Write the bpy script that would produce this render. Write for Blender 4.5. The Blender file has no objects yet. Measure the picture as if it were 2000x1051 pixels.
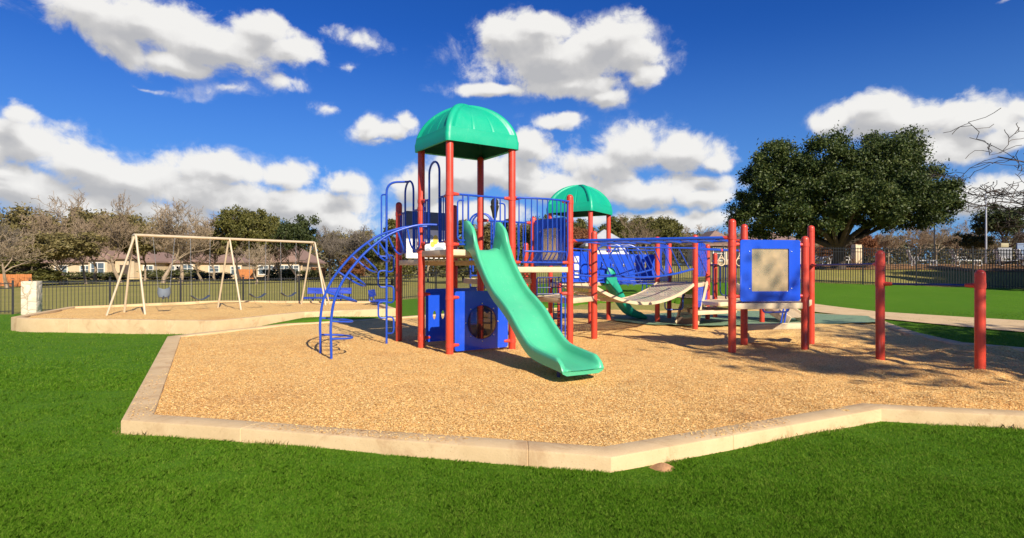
import bpy, bmesh, math, random
import numpy as np
from mathutils import Vector, Matrix

random.seed(7)
RNG = np.random.default_rng(11)
SC = bpy.context.scene
COL = SC.collection
PI = math.pi
F, H, CH = 1150.0, 528.0, 1.45          # focal length (px of a 2000 px frame), horizon row, eye height


def V(*a):
    return Vector(a)


def sm(a, b, x):
    t = np.clip((np.asarray(x, dtype=float) - a) / (b - a), 0, 1)
    return t * t * (3 - 2 * t)


def ground(x, y):
    x = np.asarray(x, dtype=float)
    y = np.asarray(y, dtype=float)
    left = -0.1 + 0.2 * np.exp(-((x + 5) / 3.0) ** 2 - ((y - 16.8) / 2.0) ** 2)
    r = np.interp(y, [-50, 11, 16, 20, 30, 38, 45, 60, 400], [-.1, -.1, -.02, .02, .78, 1.72, 1.9, 2.0, 2.0])
    w = sm(-7, 4, x)
    return left * (1 - w) + r * w


def gz(x, y):
    return float(ground(x, y))


def at(px, Y):
    return (px - 1000) / F * Y


# ------------------------------------------------------------------ objects
def tag(o, label=None, cat=None, group=None, kind=None):
    if label: o['label'] = label
    if cat: o['category'] = cat
    if group: o['group'] = group
    if kind: o['kind'] = kind
    return o


def thing(name, label, cat, loc=(0, 0, 0), rz=0, group=None):
    o = bpy.data.objects.new(name, None)
    COL.objects.link(o)
    o.location = loc
    o.rotation_euler = (0, 0, rz)
    o.empty_display_size = .2
    return tag(o, label, cat, group)


def dup(root, loc, rz=0, scale=1.0, label=None, group=None):
    r = root.copy()
    COL.objects.link(r)
    r.location = loc
    r.rotation_euler = (0, 0, rz)
    r.scale = (scale, scale, scale) if not isinstance(scale, tuple) else scale
    if label: r['label'] = label
    if group: r['group'] = group
    for ch in list(root.children):
        c = ch.copy()
        COL.objects.link(c)
        c.parent = r
        for g in ch.children:
            d = g.copy()
            COL.objects.link(d)
            d.parent = c
    return r


def offset_of(parent):
    o = Vector((0, 0, 0))
    while parent is not None:
        o += Vector(parent.location)
        parent = parent.parent
    return o


class MB:
    """collects shapes in world coordinates; build() links them as one mesh object"""

    def __init__(s):
        s.v = []
        s.f = []

    def add(s, vs, fs):
        b = len(s.v)
        s.v += [tuple(p) for p in vs]
        s.f += [tuple(i + b for i in f) for f in fs]
        return s

    def obox(s, c, ax, ay, az):
        c, ax, ay, az = Vector(c), Vector(ax), Vector(ay), Vector(az)
        vs = [c + sx * ax + sy * ay + sz * az for sx in (-1, 1) for sy in (-1, 1) for sz in (-1, 1)]
        return s.add(vs, [(0, 1, 3, 2), (4, 6, 7, 5), (0, 4, 5, 1), (2, 3, 7, 6), (0, 2, 6, 4), (1, 5, 7, 3)])

    def box(s, c, size, rz=0, bev=0.0):
        cz, sz = math.cos(rz), math.sin(rz)
        hx, hy, hz = size[0] / 2, size[1] / 2, size[2] / 2
        ax, ay, az = V(cz, sz, 0), V(-sz, cz, 0), V(0, 0, 1)
        if bev <= 0:
            return s.obox(c, ax * hx, ay * hy, az * hz)
        return s.bbox(c, ax, ay, az, hx, hy, hz, bev)

    def bbox(s, c, ax, ay, az, hx, hy, hz, b, seg=2):
        bm = bmesh.new()
        bmesh.ops.create_cube(bm, size=2)
        for v in bm.verts:
            v.co = Vector((v.co.x * hx, v.co.y * hy, v.co.z * hz))
        b = min(b, hx * .95, hy * .95, hz * .95)
        bmesh.ops.bevel(bm, geom=list(bm.edges), offset=b, segments=seg, profile=.5, affect='EDGES')
        bm.verts.ensure_lookup_table()
        c = Vector(c)
        vs = [c + v.co.x * ax + v.co.y * ay + v.co.z * az for v in bm.verts]
        fs = [[v.index for v in f.verts] for f in bm.faces]
        bm.free()
        return s.add(vs, fs)

    def beam(s, a, b, w, h, bev=0.0, up=(0, 0, 1)):
        """box from a to b, w across, h tall"""
        a, b = Vector(a), Vector(b)
        d = b - a
        L = d.length
        d.normalize()
        u = Vector(up)
        side = d.cross(u)
        if side.length < 1e-4:
            side = Vector((1, 0, 0))
        side.normalize()
        u = side.cross(d).normalized()
        if bev > 0:
            return s.bbox((a + b) / 2, d, side, u, L / 2, w / 2, h / 2, bev)
        return s.obox((a + b) / 2, d * (L / 2), side * (w / 2), u * (h / 2))

    def tube(s, pts, r, n=8, cap=True, closed=False):
        pts = [Vector(p) for p in pts]
        N = len(pts)
        rs = r if isinstance(r, (list, tuple)) else [r] * N
        rings = []
        prev = None
        for i, p in enumerate(pts):
            if closed:
                t = pts[(i + 1) % N] - pts[i - 1]
            else:
                t = pts[min(i + 1, N - 1)] - pts[max(i - 1, 0)]
            if t.length < 1e-9:
                t = Vector((0, 0, 1))
            t.normalize()
            if prev is None:
                u = t.orthogonal().normalized()
            else:
                u = prev - t * prev.dot(t)
                if u.length < 1e-6:
                    u = t.orthogonal()
                u.normalize()
            prev = u
            w = t.cross(u)
            rings.append([p + (u * math.cos(2 * PI * k / n) + w * math.sin(2 * PI * k / n)) * rs[i] for k in range(n)])
        vs = [q for rg in rings for q in rg]
        fs = []
        M = N if closed else N - 1
        for i in range(M):
            j = (i + 1) % N
            for k in range(n):
                fs.append((i * n + k, i * n + (k + 1) % n, j * n + (k + 1) % n, j * n + k))
        if cap and not closed:
            fs.append(tuple(range(n))[::-1])
            fs.append(tuple((N - 1) * n + k for k in range(n)))
        return s.add(vs, fs)

    def lathe(s, c, prof, n=16):
        c = Vector(c)
        vs = []
        for (r, z) in prof:
            for k in range(n):
                a = 2 * PI * k / n
                vs.append(c + V(r * math.cos(a), r * math.sin(a), z))
        fs = []
        for i in range(len(prof) - 1):
            for k in range(n):
                fs.append((i * n + k, i * n + (k + 1) % n, (i + 1) * n + (k + 1) % n, (i + 1) * n + k))
        fs.append(tuple(range(n))[::-1])
        fs.append(tuple((len(prof) - 1) * n + k for k in range(n)))
        return s.add(vs, fs)

    def prism(s, poly, z0, z1):
        n = len(poly)
        vs = [V(x, y, z0) for x, y in poly] + [V(x, y, z1) for x, y in poly]
        fs = [tuple(range(n))[::-1], tuple(range(n, 2 * n))]
        for i in range(n):
            j = (i + 1) % n
            fs.append((i, j, n + j, n + i))
        return s.add(vs, fs)

    def build(s, name, mat, parent=None, smooth=True, angle=38, label=None):
        me = bpy.data.meshes.new(name)
        off = offset_of(parent)
        me.from_pydata([(x - off.x, y - off.y, z - off.z) for x, y, z in s.v], [], s.f)
        bm = bmesh.new()
        bm.from_mesh(me)
        bmesh.ops.recalc_face_normals(bm, faces=bm.faces)
        bm.to_mesh(me)
        bm.free()
        if smooth:
            me.polygons.foreach_set('use_smooth', [True] * len(me.polygons))
            me.set_sharp_from_angle(angle=math.radians(angle))
        me.materials.append(mat)
        o = bpy.data.objects.new(name, me)
        COL.objects.link(o)
        if parent is not None:
            o.parent = parent
        if label:
            o['label'] = label
        return o


def np_obj(name, verts, faces, mat, parent=None, smooth=False):
    """fast mesh from numpy arrays (faces: M x k)"""
    me = bpy.data.meshes.new(name)
    verts = np.asarray(verts, dtype=np.float32)
    if parent is not None:
        off = offset_of(parent)
        verts = verts - np.array(off, dtype=np.float32)
    faces = np.asarray(faces, dtype=np.int32)
    M, k = faces.shape
    me.vertices.add(len(verts))
    me.vertices.foreach_set('co', verts.ravel())
    me.loops.add(M * k)
    me.loops.foreach_set('vertex_index', faces.ravel())
    me.polygons.add(M)
    me.polygons.foreach_set('loop_start', np.arange(0, M * k, k, dtype=np.int32))
    if smooth:
        me.polygons.foreach_set('use_smooth', np.ones(M, dtype=bool))
    me.update(calc_edges=True)
    me.materials.append(mat)
    o = bpy.data.objects.new(name, me)
    COL.objects.link(o)
    if parent is not None:
        o.parent = parent
    return o


def rounded(pts, rad, seg=5, closed=False):
    """polyline with filleted corners"""
    pts = [Vector(p) for p in pts]
    out = []
    N = len(pts)
    for i, p in enumerate(pts):
        if not closed and i in (0, N - 1):
            out.append(p)
            continue
        a, b = pts[i - 1], pts[(i + 1) % N]
        da, db = a - p, b - p
        r = min(rad, da.length * .49, db.length * .49)
        p0, p1 = p + da.normalized() * r, p + db.normalized() * r
        for k in range(seg + 1):
            t = k / seg
            out.append(p0 * (1 - t) ** 2 + p * 2 * t * (1 - t) + p1 * t * t)
    return out


def spline(pts, per=6):
    """Catmull-Rom through points"""
    P = [Vector(p) for p in pts]
    P = [P[0] * 2 - P[1]] + P + [P[-1] * 2 - P[-2]]
    out = []
    for i in range(1, len(P) - 2):
        a, b, c, d = P[i - 1:i + 3]
        for k in range(per):
            t = k / per
            out.append(.5 * ((2 * b) + (c - a) * t + (2 * a - 5 * b + 4 * c - d) * t * t + (3 * b - a - 3 * c + d) * t ** 3))
    out.append(P[-2])
    return out


# ------------------------------------------------------------------ materials
class NT:
    def __init__(s, tree):
        s.t = tree
        s.n = tree.nodes
        s.l = tree.links

    def node(s, typ, **kw):
        n = s.n.new(typ)
        for k, v in kw.items():
            setattr(n, k, v)
        return n

    def put(s, sock, val):
        if isinstance(val, bpy.types.NodeSocket):
            s.l.new(val, sock)
        else:
            sock.default_value = val

    def math(s, op, a, b=None, c=None, clamp=False):
        n = s.node('ShaderNodeMath', operation=op, use_clamp=clamp)
        s.put(n.inputs[0], a)
        if b is not None: s.put(n.inputs[1], b)
        if c is not None: s.put(n.inputs[2], c)
        return n.outputs[0]

    def vmath(s, op, a, b=None):
        n = s.node('ShaderNodeVectorMath', operation=op)
        s.put(n.inputs[0], a)
        if b is not None: s.put(n.inputs[1], b)
        return n.outputs['Value'] if op in ('LENGTH', 'DOT_PRODUCT') else n.outputs['Vector']

    def noise(s, vec, scale, detail=3, rough=.5, dist=0.0, out='Fac'):
        n = s.node('ShaderNodeTexNoise')
        if vec is not None: s.put(n.inputs['Vector'], vec)
        n.inputs['Scale'].default_value = scale
        n.inputs['Detail'].default_value = detail
        n.inputs['Roughness'].default_value = rough
        n.inputs['Distortion'].default_value = dist
        return n.outputs[out]

    def ramp(s, fac, stops, interp='LINEAR'):
        n = s.node('ShaderNodeValToRGB')
        n.color_ramp.interpolation = interp
        e = n.color_ramp.elements
        while len(e) < len(stops): e.new(.5)
        for el, (p, c) in zip(e, stops):
            el.position = p
            el.color = (*c, 1) if len(c) == 3 else c
        s.put(n.inputs[0], fac)
        return n.outputs[0]

    def mix(s, fac, a, b, blend='MIX'):
        n = s.node('ShaderNodeMix', data_type='RGBA', blend_type=blend)
        s.put(n.inputs[0], fac)
        s.put(n.inputs[6], a if isinstance(a, bpy.types.NodeSocket) else (*a, 1))
        s.put(n.inputs[7], b if isinstance(b, bpy.types.NodeSocket) else (*b, 1))
        return n.outputs[2]

    def maprange(s, v, a, b, c=0., d=1., smooth=False):
        n = s.node('ShaderNodeMapRange')
        if smooth: n.interpolation_type = 'SMOOTHSTEP'
        s.put(n.inputs[0], v)
        for i, q in enumerate((a, b, c, d)):
            n.inputs[i + 1].default_value = q
        return n.outputs[0]


def new_mat(name):
    m = bpy.data.materials.new(name)
    m.use_nodes = True
    t = NT(m.node_tree)
    bsdf = m.node_tree.nodes['Principled BSDF']
    return m, t, bsdf


def scale_c(c, k):
    return tuple(max(0, min(1, x * k)) for x in c)


def paint(name, c, rough=.4, var=.12, scale=3., bump=.0, bscale=40, metallic=0., coat=0., spec=.5, dirt=None, dirt_amt=.3, scuff=0.):
    m, t, b = new_mat(name)
    co = t.node('ShaderNodeTexCoord').outputs['Object']
    n1 = t.noise(co, scale, 5, .6)
    col = t.ramp(n1, [(.3, scale_c(c, 1 - var)), (.7, scale_c(c, 1 + var))])
    if dirt is not None:
        n2 = t.noise(co, scale * 1.7, 6, .65, .4)
        f = t.maprange(n2, .5, .72, 0, dirt_amt, True)
        col = t.mix(f, col, dirt)
    if scuff:
        mp = t.node('ShaderNodeMapping')
        mp.inputs['Rotation'].default_value = (.3, .2, 0)
        mp.inputs['Scale'].default_value = (26, 26, 2.2)
        t.l.new(co, mp.inputs['Vector'])
        s1 = t.noise(mp.outputs[0], 1.0, 6, .7)
        s2 = t.noise(co, 1.6, 3, .6)
        f = t.math('MULTIPLY', t.maprange(s1, .58, .68, 0, scuff, True), t.maprange(s2, .4, .6, 0, 1, True))
        col = t.mix(f, col, tuple(min(1, q * .55 + .30) for q in c))
    t.put(b.inputs['Base Color'], col)
    n3 = t.noise(co, scale * 4, 4, .6)
    t.put(b.inputs['Roughness'], t.maprange(n3, .3, .7, rough * .8, min(1, rough * 1.25)))
    b.inputs['Metallic'].default_value = metallic
    b.inputs['Coat Weight'].default_value = coat
    b.inputs['Specular IOR Level'].default_value = spec
    if bump > 0:
        bn = t.node('ShaderNodeBump')
        bn.inputs['Strength'].default_value = bump
        bn.inputs['Distance'].default_value = .01
        t.put(bn.inputs['Height'], t.noise(co, bscale, 4, .6))
        t.put(b.inputs['Normal'], bn.outputs[0])
    return m


def foliage(name, cols, trans=.25, scale=.5, rough=.55, spec=.3, tuft=0):
    """colour differs leaf by leaf and clump by clump"""
    m, t, b = new_mat(name)
    geo = t.node('ShaderNodeNewGeometry')
    co = t.node('ShaderNodeTexCoord').outputs['Object']
    n = t.noise(co, scale, 3, .6)
    if tuft:
        n = t.math('ADD', t.math('MULTIPLY', n, .5), t.math('MULTIPLY', t.noise(co, tuft, 4, .65), .75))
    f = t.math('ADD', t.math('MULTIPLY', geo.outputs['Random Per Island'], .5 if tuft else .6), t.math('MULTIPLY', n, .5))
    k = len(cols)
    col = t.ramp(f, [(.15 + .7 * i / (k - 1), c) for i, c in enumerate(cols)])
    t.put(b.inputs['Base Color'], col)
    b.inputs['Roughness'].default_value = rough
    b.inputs['Specular IOR Level'].default_value = spec
    tr = t.node('ShaderNodeBsdfTranslucent')
    t.put(tr.inputs['Color'], col)
    mx = t.node('ShaderNodeMixShader')
    mx.inputs[0].default_value = trans
    t.l.new(b.outputs[0], mx.inputs[1])
    t.l.new(tr.outputs[0], mx.inputs[2])
    t.l.new(mx.outputs[0], m.node_tree.nodes['Material Output'].inputs['Surface'])
    return m


M = {}
M['red'] = paint('red_paint', (.60, .054, .024), .36, .06, 1.5, .05, 120, dirt=(.5, .14, .09), dirt_amt=.35, scuff=.45)
M['red_clamp'] = paint('red_clamp', (.60, .06, .035), .4, .08, 4)
M['blue'] = paint('blue_paint', (.014, .070, .46), .32, .10, 3, .03, 150, dirt=(.10, .16, .45), dirt_amt=.25)
M['navy'] = paint('navy_paint', (.010, .022, .15), .35, .1, 3)
M['blue_plastic'] = paint('blue_plastic', (.014, .080, .62), .22, .05, 1.2, .04, 300, coat=.3, dirt=(.08, .16, .6), dirt_amt=.3, scuff=.25)
M['slide'] = paint('green_slide_plastic', (.075, .48, .255), .34, .05, 1.0, .02, 200, dirt=(.2, .55, .33), dirt_amt=.25, scuff=.3)
M['canopy'] = paint('green_canopy_plastic', (.006, .40, .225), .42, .05, .8, .04, 200, dirt=(.03, .36, .24), dirt_amt=.4, scuff=.15)
M['shaded_underside'] = paint('canopy_underside_shade', (.006, .10, .065), .7, .1, 2)  # canopy green darkened: the shade under the dome is put into the colour
M['beige'] = paint('beige_coating', (.70, .54, .34), .6, .07, 3, .05, 120, dirt=(.5, .37, .22), dirt_amt=.5)
M['tan_steel'] = paint('tan_steel', (.56, .45, .30), .42, .08, 2, dirt=(.42, .30, .18), dirt_amt=.4)
M['chain'] = paint('galvanised_chain', (.45, .45, .44), .45, .15, 6, metallic=.7)
M['rubber'] = paint('grey_rubber', (.16, .19, .23), .6, .1, 5)
M['belt'] = paint('belt_rubber', (.05, .065, .10), .55, .1, 5)
M['black_metal'] = paint('black_metal', (.012, .011, .012), .45, .15, 4)
M['white_plastic'] = paint('white_plastic', (.78, .77, .74), .4, .05, 4)
M['steel'] = paint('bright_bolt', (.6, .6, .6), .3, .1, 8, metallic=.9)
M['bubble'] = None
M['shingle'] = paint('brown_shingle', (.26, .165, .125), .85, .2, 4, .3, 30, dirt=(.28, .16, .11), dirt_amt=.4)
M['grey_roof'] = paint('grey_roof', (.42, .43, .44), .6, .1, 1.5)
M['brick'] = paint('tan_brick', (.60, .46, .29), .85, .12, 2, .2, 60)
M['trim'] = paint('white_trim', (.78, .74, .66), .6, .05, 3)
M['win'] = paint('window_glass', (.10, .13, .15), .08, .2, 2, spec=.8)
M['wood'] = paint('cedar_fence_wood', (.55, .20, .06), .8, .2, 2.5, .2, 40)
M['bark'] = paint('oak_bark', (.075, .054, .040), .9, .3, 4, .6, 18)
M['bark_pale'] = paint('pale_oak_bark', (.31, .23, .15), .9, .25, 3, .5, 14)
M['twig'] = paint('bare_twigs', (.25, .18, .11), .9, .22, .6)
M['twig_dark'] = paint('dark_twigs', (.16, .13, .10), .9, .22, .6)
M['twig_white'] = paint('pale_twigs', (.31, .235, .15), .9, .2, .6)
M['live_oak'] = foliage('live_oak_leaves', [(.014, .028, .006), (.036, .060, .012), (.068, .095, .02), (.125, .145, .04)], .22, .35, .5, .3)
M['olive'] = foliage('olive_leaves', [(.11, .098, .034), (.21, .175, .062), (.32, .25, .10)], .3, .4)
M['cedar'] = foliage('cedar_leaves', [(.065, .07, .016), (.13, .128, .03), (.21, .185, .052)], .3, .4)
M['dark_green'] = foliage('dark_leaves', [(.022, .036, .012), (.05, .068, .02), (.09, .105, .032)], .25, .4)
M['rust'] = foliage('rust_leaves', [(.16, .06, .025), (.27, .11, .045), (.36, .17, .075)], .3, .4)
M['shrub'] = foliage('shrub_leaves', [(.06, .075, .02), (.12, .13, .04), (.20, .18, .075)], .25, 1.)


def mirror_mat():
    m, t, b = new_mat('dull_mirror')
    co = t.node('ShaderNodeTexCoord').outputs['Object']
    n = t.noise(co, 2.2, 4, .6, .5)
    t.put(b.inputs['Base Color'], t.ramp(n, [(.3, (.80, .56, .31)), (.7, (.84, .60, .35))]))
    b.inputs['Metallic'].default_value = .75
    t.put(b.inputs['Roughness'], t.maprange(t.noise(co, 5, 5, .6), .3, .7, .22, .36))
    return m


def bubble_mat():
    m, t, b = new_mat('smoked_bubble')
    b.inputs['Base Color'].default_value = (.035, .03, .035, 1)
    b.inputs['Roughness'].default_value = .08
    tr = t.node('ShaderNodeBsdfTransparent')
    tr.inputs[0].default_value = (.30, .25, .23, 1)
    mx = t.node('ShaderNodeMixShader')
    mx.inputs[0].default_value = .40
    t.l.new(b.outputs[0], mx.inputs[1])
    t.l.new(tr.outputs[0], mx.inputs[2])
    t.l.new(mx.outputs[0], m.node_tree.nodes['Material Output'].inputs['Surface'])
    return m


def perforated(name, c, ang, px=.075, py=.045, hx=.34, hy=.22, upright=False):
    """coated sheet with real see-through slots"""
    m, t, b = new_mat(name)
    co = t.node('ShaderNodeTexCoord').outputs['Object']
    mp = t.node('ShaderNodeMapping')
    mp.inputs['Rotation'].default_value = (0, 0, ang)
    t.l.new(co, mp.inputs['Vector'])
    sp = t.node('ShaderNodeSeparateXYZ')
    t.l.new(mp.outputs[0], sp.inputs[0])
    fy0 = t.math('DIVIDE', sp.outputs[2 if upright else 1], py)
    row = t.math('FLOOR', fy0)
    fx0 = t.math('ADD', t.math('DIVIDE', sp.outputs[0], px), t.math('MULTIPLY', row, .5))
    ax = t.math('ABSOLUTE', t.math('SUBTRACT', t.math('FRACT', fx0), .5))
    ay = t.math('ABSOLUTE', t.math('SUBTRACT', t.math('FRACT', fy0), .5))
    d = t.math('MAXIMUM', t.math('DIVIDE', ax, hx), t.math('DIVIDE', ay, hy))
    hole = t.math('LESS_THAN', d, 1.0)
    n = t.noise(co, 3, 4, .6)
    t.put(b.inputs['Base Color'], t.ramp(n, [(.3, scale_c(c, .85)), (.7, scale_c(c, 1.1))]))
    b.inputs['Roughness'].default_value = .6
    tr = t.node('ShaderNodeBsdfTransparent')
    mx = t.node('ShaderNodeMixShader')
    t.l.new(hole, mx.inputs[0])
    t.l.new(b.outputs[0], mx.inputs[1])
    t.l.new(tr.outputs[0], mx.inputs[2])
    t.l.new(mx.outputs[0], m.node_tree.nodes['Material Output'].inputs['Surface'])
    return m


M['mirror'] = mirror_mat()
M['bubble'] = bubble_mat()
A0 = math.atan2(.73, 1.07)
M['deck'] = perforated('perforated_deck', (.52, .40, .25), -A0)
M['bridge_deck'] = perforated('perforated_bridge', (.66, .55, .38), -.62, .07, .045, .30, .2)
M['tread'] = perforated('perforated_tread', (.20, .13, .085), 0, .032, .024, .3, .25, True)
M['riser'] = perforated('perforated_riser', (.34, .22, .13), 0, .09, .05, .3, .25, True)
M['blue_mesh'] = perforated('blue_mesh', (.02, .06, .48), 0, .05, .05, .3, .3)


def concrete_mat(name, c1, c2, stain):
    m, t, b = new_mat(name)
    co = t.node('ShaderNodeTexCoord').outputs['Object']
    n = t.noise(co, 2.5, 7, .65)
    col = t.ramp(n, [(.3, c1), (.7, c2)])
    n2 = t.noise(co, 1.7, 7, .72, .8)
    col = t.mix(t.maprange(n2, .50, .68, 0, .75, True), col, stain)
    n3 = t.noise(co, 70, 3, .6)
    col = t.mix(t.maprange(n3, .62, .75, 0, .5), col, scale_c(stain, .6))
    t.put(b.inputs['Base Color'], col)
    b.inputs['Roughness'].default_value = .9
    b.inputs['Specular IOR Level'].default_value = .2
    bn = t.node('ShaderNodeBump')
    bn.inputs['Strength'].default_value = .5
    bn.inputs['Distance'].default_value = .006
    t.put(bn.inputs['Height'], t.math('ADD', t.noise(co, 60, 5, .7), t.noise(co, 9, 4, .6)))
    t.put(b.inputs['Normal'], bn.outputs[0])
    return m


M['kerb'] = concrete_mat('kerb_concrete', (.58, .41, .215), (.70, .51, .285), (.46, .28, .14))
M['path'] = concrete_mat('path_concrete', (.60, .42, .22), (.68, .50, .29), (.5, .34, .18))


def stone_mat():
    m, t, b = new_mat('limestone')
    co = t.node('ShaderNodeTexCoord').outputs['Object']
    vo = t.node('ShaderNodeTexVoronoi', feature='DISTANCE_TO_EDGE')
    vo.inputs['Scale'].default_value = 3.2
    t.l.new(t.mix(.08, co, t.noise(co, 4, 3, .6, out='Color')), vo.inputs['Vector'])
    n = t.noise(co, 5, 5, .6)
    col = t.ramp(n, [(.3, (.58, .48, .34)), (.7, (.80, .70, .54))])
    col = t.mix(t.maprange(vo.outputs[0], 0, .04, 1, 0), col, (.38, .28, .17))
    t.put(b.inputs['Base Color'], col)
    b.inputs['Roughness'].default_value = .9
    bn = t.node('ShaderNodeBump')
    bn.inputs['Strength'].default_value = .8
    bn.inputs['Distance'].default_value = .03
    t.put(bn.inputs['Height'], t.math('ADD', t.math('MULTIPLY', vo.outputs[0], 2), n))
    t.put(b.inputs['Normal'], bn.outputs[0])
    return m


M['stone'] = stone_mat()

CHIP = [(.0, (.30, .15, .05)), (.09, (.56, .32, .10)), (.24, (.82, .495, .165)), (.75, (.89, .575, .21)), (1., (.96, .73, .36))]


def chip_sheet_mat():
    m, t, b = new_mat('wood_chip_bed')
    co = t.node('ShaderNodeTexCoord').outputs['Object']
    wob = t.mix(.03, co, t.noise(co, 25, 3, .6, out='Color'))
    vo = t.node('ShaderNodeTexVoronoi')
    vo.inputs['Scale'].default_value = 88
    t.l.new(wob, vo.inputs['Vector'])
    sp = t.node('ShaderNodeSeparateColor')
    t.l.new(vo.outputs['Color'], sp.inputs[0])
    col = t.ramp(sp.outputs[0], CHIP)
    col = t.mix(t.maprange(vo.outputs['Distance'], .5, .9, 0, .2), col, (.34, .18, .07))
    big = t.noise(co, .55, 5, .6)
    col = t.mix(t.maprange(big, .5, .72, 0, .35, True), col, (.52, .24, .09))
    t.put(b.inputs['Base Color'], col)
    b.inputs['Roughness'].default_value = .9
    b.inputs['Specular IOR Level'].default_value = .15
    bn = t.node('ShaderNodeBump')
    bn.inputs['Strength'].default_value = .6
    bn.inputs['Distance'].default_value = .015
    t.put(bn.inputs['Height'], t.math('ADD', sp.outputs[1], t.math('MULTIPLY', t.noise(co, 14, 4, .6), .8)))
    t.put(b.inputs['Normal'], bn.outputs[0])
    return m


def chip_mat():
    m, t, b = new_mat('wood_chips')
    geo = t.node('ShaderNodeNewGeometry')
    co = t.node('ShaderNodeTexCoord').outputs['Object']
    col = t.ramp(geo.outputs['Random Per Island'], CHIP)
    big = t.noise(co, .55, 5, .6)
    col = t.mix(t.maprange(big, .5, .72, 0, .35, True), col, (.52, .24, .09))
    t.put(b.inputs['Base Color'], col)
    b.inputs['Roughness'].default_value = .85
    b.inputs['Specular IOR Level'].default_value = .2
    return m


M['chip_bed'] = chip_sheet_mat()
M['chips'] = chip_mat()


def lawn_mat(name, cols, dry, dryamt, sc=1.0):
    m, t, b = new_mat(name)
    co = t.node('ShaderNodeTexCoord').outputs['Object']
    n = t.noise(co, 34 * sc, 6, .72)
    col = t.ramp(n, [(.32, cols[0]), (.5, cols[1]), (.68, cols[2])])
    n2 = t.noise(co, 1.3 * sc, 6, .65, .3)
    col = t.mix(t.maprange(n2, .48, .7, 0, dryamt, True), col, dry)
    n3 = t.noise(co, .22, 4, .6)
    col = t.mix(t.maprange(n3, .35, .65, 0, .45, True), col, scale_c(cols[0], 1.2))
    t.put(b.inputs['Base Color'], col)
    b.inputs['Roughness'].default_value = .9
    b.inputs['Specular IOR Level'].default_value = .1
    bn = t.node('ShaderNodeBump')
    bn.inputs['Strength'].default_value = .9
    bn.inputs['Distance'].default_value = .035
    t.put(bn.inputs['Height'], t.math('ADD', t.noise(co, 55 * sc, 4, .7), t.noise(co, 7 * sc, 4, .6)))
    t.put(b.inputs['Normal'], bn.outputs[0])
    return m


M['lawn'] = lawn_mat('green_lawn', [(.060, .150, .008), (.092, .215, .012), (.130, .275, .020)], (.16, .25, .03), .3)
M['field'] = lawn_mat('dry_field', [(.20, .19, .045), (.31, .275, .075), (.42, .35, .115)], (.46, .35, .13), .6, .4)
M['leaf_litter'] = lawn_mat('leaf_litter', [(.22, .11, .05), (.36, .19, .08), (.46, .28, .13)], (.45, .3, .14), .5, .5)
M['rubber_pad'] = lawn_mat('green_rubber', [(.19, .29, .18), (.24, .35, .22), (.30, .41, .27)], (.34, .36, .24), .35)
M['asphalt'] = paint('asphalt', (.14, .135, .13), .9, .1, 1)
M['grass'] = foliage('grass_blades', [(.045, .112, .005), (.086, .208, .009), (.135, .28, .015), (.25, .34, .05)], .4, .5, .75, .08, tuft=6.5)
M['dry_grass'] = foliage('dry_grass_blades', [(.20, .19, .05), (.36, .28, .10), (.5, .38, .16)], .3, 2, .7, .2)
M['dirt'] = paint('ant_hill_dirt', (.42, .22, .10), .95, .2, 20, .8, 60)


# ------------------------------------------------------------------ polygons of the ground
def inside(poly, X, Y):
    X = np.asarray(X, dtype=float)
    Y = np.asarray(Y, dtype=float)
    c = np.zeros(X.shape, dtype=bool)
    n = len(poly)
    for i in range(n):
        x1, y1 = poly[i]
        x2, y2 = poly[i - 1]
        if y1 == y2:
            continue
        k = ((y1 > Y) != (y2 > Y)) & (X < (x2 - x1) * (Y - y1) / (y2 - y1) + x1)
        c ^= k
    return c


def inset(poly, d):
    """polygon moved inwards by d (counter-clockwise input)"""
    n = len(poly)
    out = []
    for i in range(n):
        p0, p1, p2 = Vector(poly[i - 1]), Vector(poly[i]), Vector(poly[(i + 1) % n])
        e1, e2 = (p1 - p0).normalized(), (p2 - p1).normalized()
        n1, n2 = Vector((-e1.y, e1.x)), Vector((-e2.y, e2.x))
        b = (n1 + n2)
        b.normalize()
        k = d / max(.35, b.dot(n1))
        out.append(tuple(p1 + b * k))
    return out


PIT = [(-3.71, 5.59), (.76, 4.47), (3.03, 5.63), (3.77, 6.02), (4.95, 5.72), (11, 4.3), (13.2, 6.5), (12, 9.7), (9.5, 10.7),
       (8.9, 11.6), (9.2, 13.3), (10.26, 16.1), (11.2, 18.2), (9.9, 19.4), (9.6, 21.4), (8.5, 22.4), (5.1, 24.2), (2.4, 23.0),
       (-2.7, 18.9), (-3.6, 17.8), (-6.04, 15.7), (-7.41, 12.66)]
SWP = [(-12.15, 14.6), (-7.0, 13.9), (-5.95, 16.9), (-3.65, 18.5), (-5.3, 22.8), (-11.7, 23.3), (-14.6, 19.4), (-12.85, 15.1)]
RUB = [(2.9, 16.5), (3.4, 15.3), (5.0, 15.0), (7.0, 15.35), (8.6, 15.45), (10.0, 16.1), (10.95, 18.1), (9.7, 19.2), (9.3, 20.6), (6, 19.9), (4, 18.8), (3, 17.6)]
FENCE_L = [(-24, 15.6), (-17.2, 21.0), (-4.0, 31.0)]
FENCE_C = [(-4.0, 31.0), (6.2, 30.0)]
FENCE_R = [(6.2, 30.0), (15.4, 30.2), (26, 26.2)]
LAWN = [(-24, 15.6), (-40, 3), (-40, -12), (40, -12), (40, 20), (26, 26.2), (15.4, 30.2), (6.2, 30.0), (-4.0, 31.0), (-17.2, 21.0)]
ROTW = [(-.5, .866)]


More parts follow.
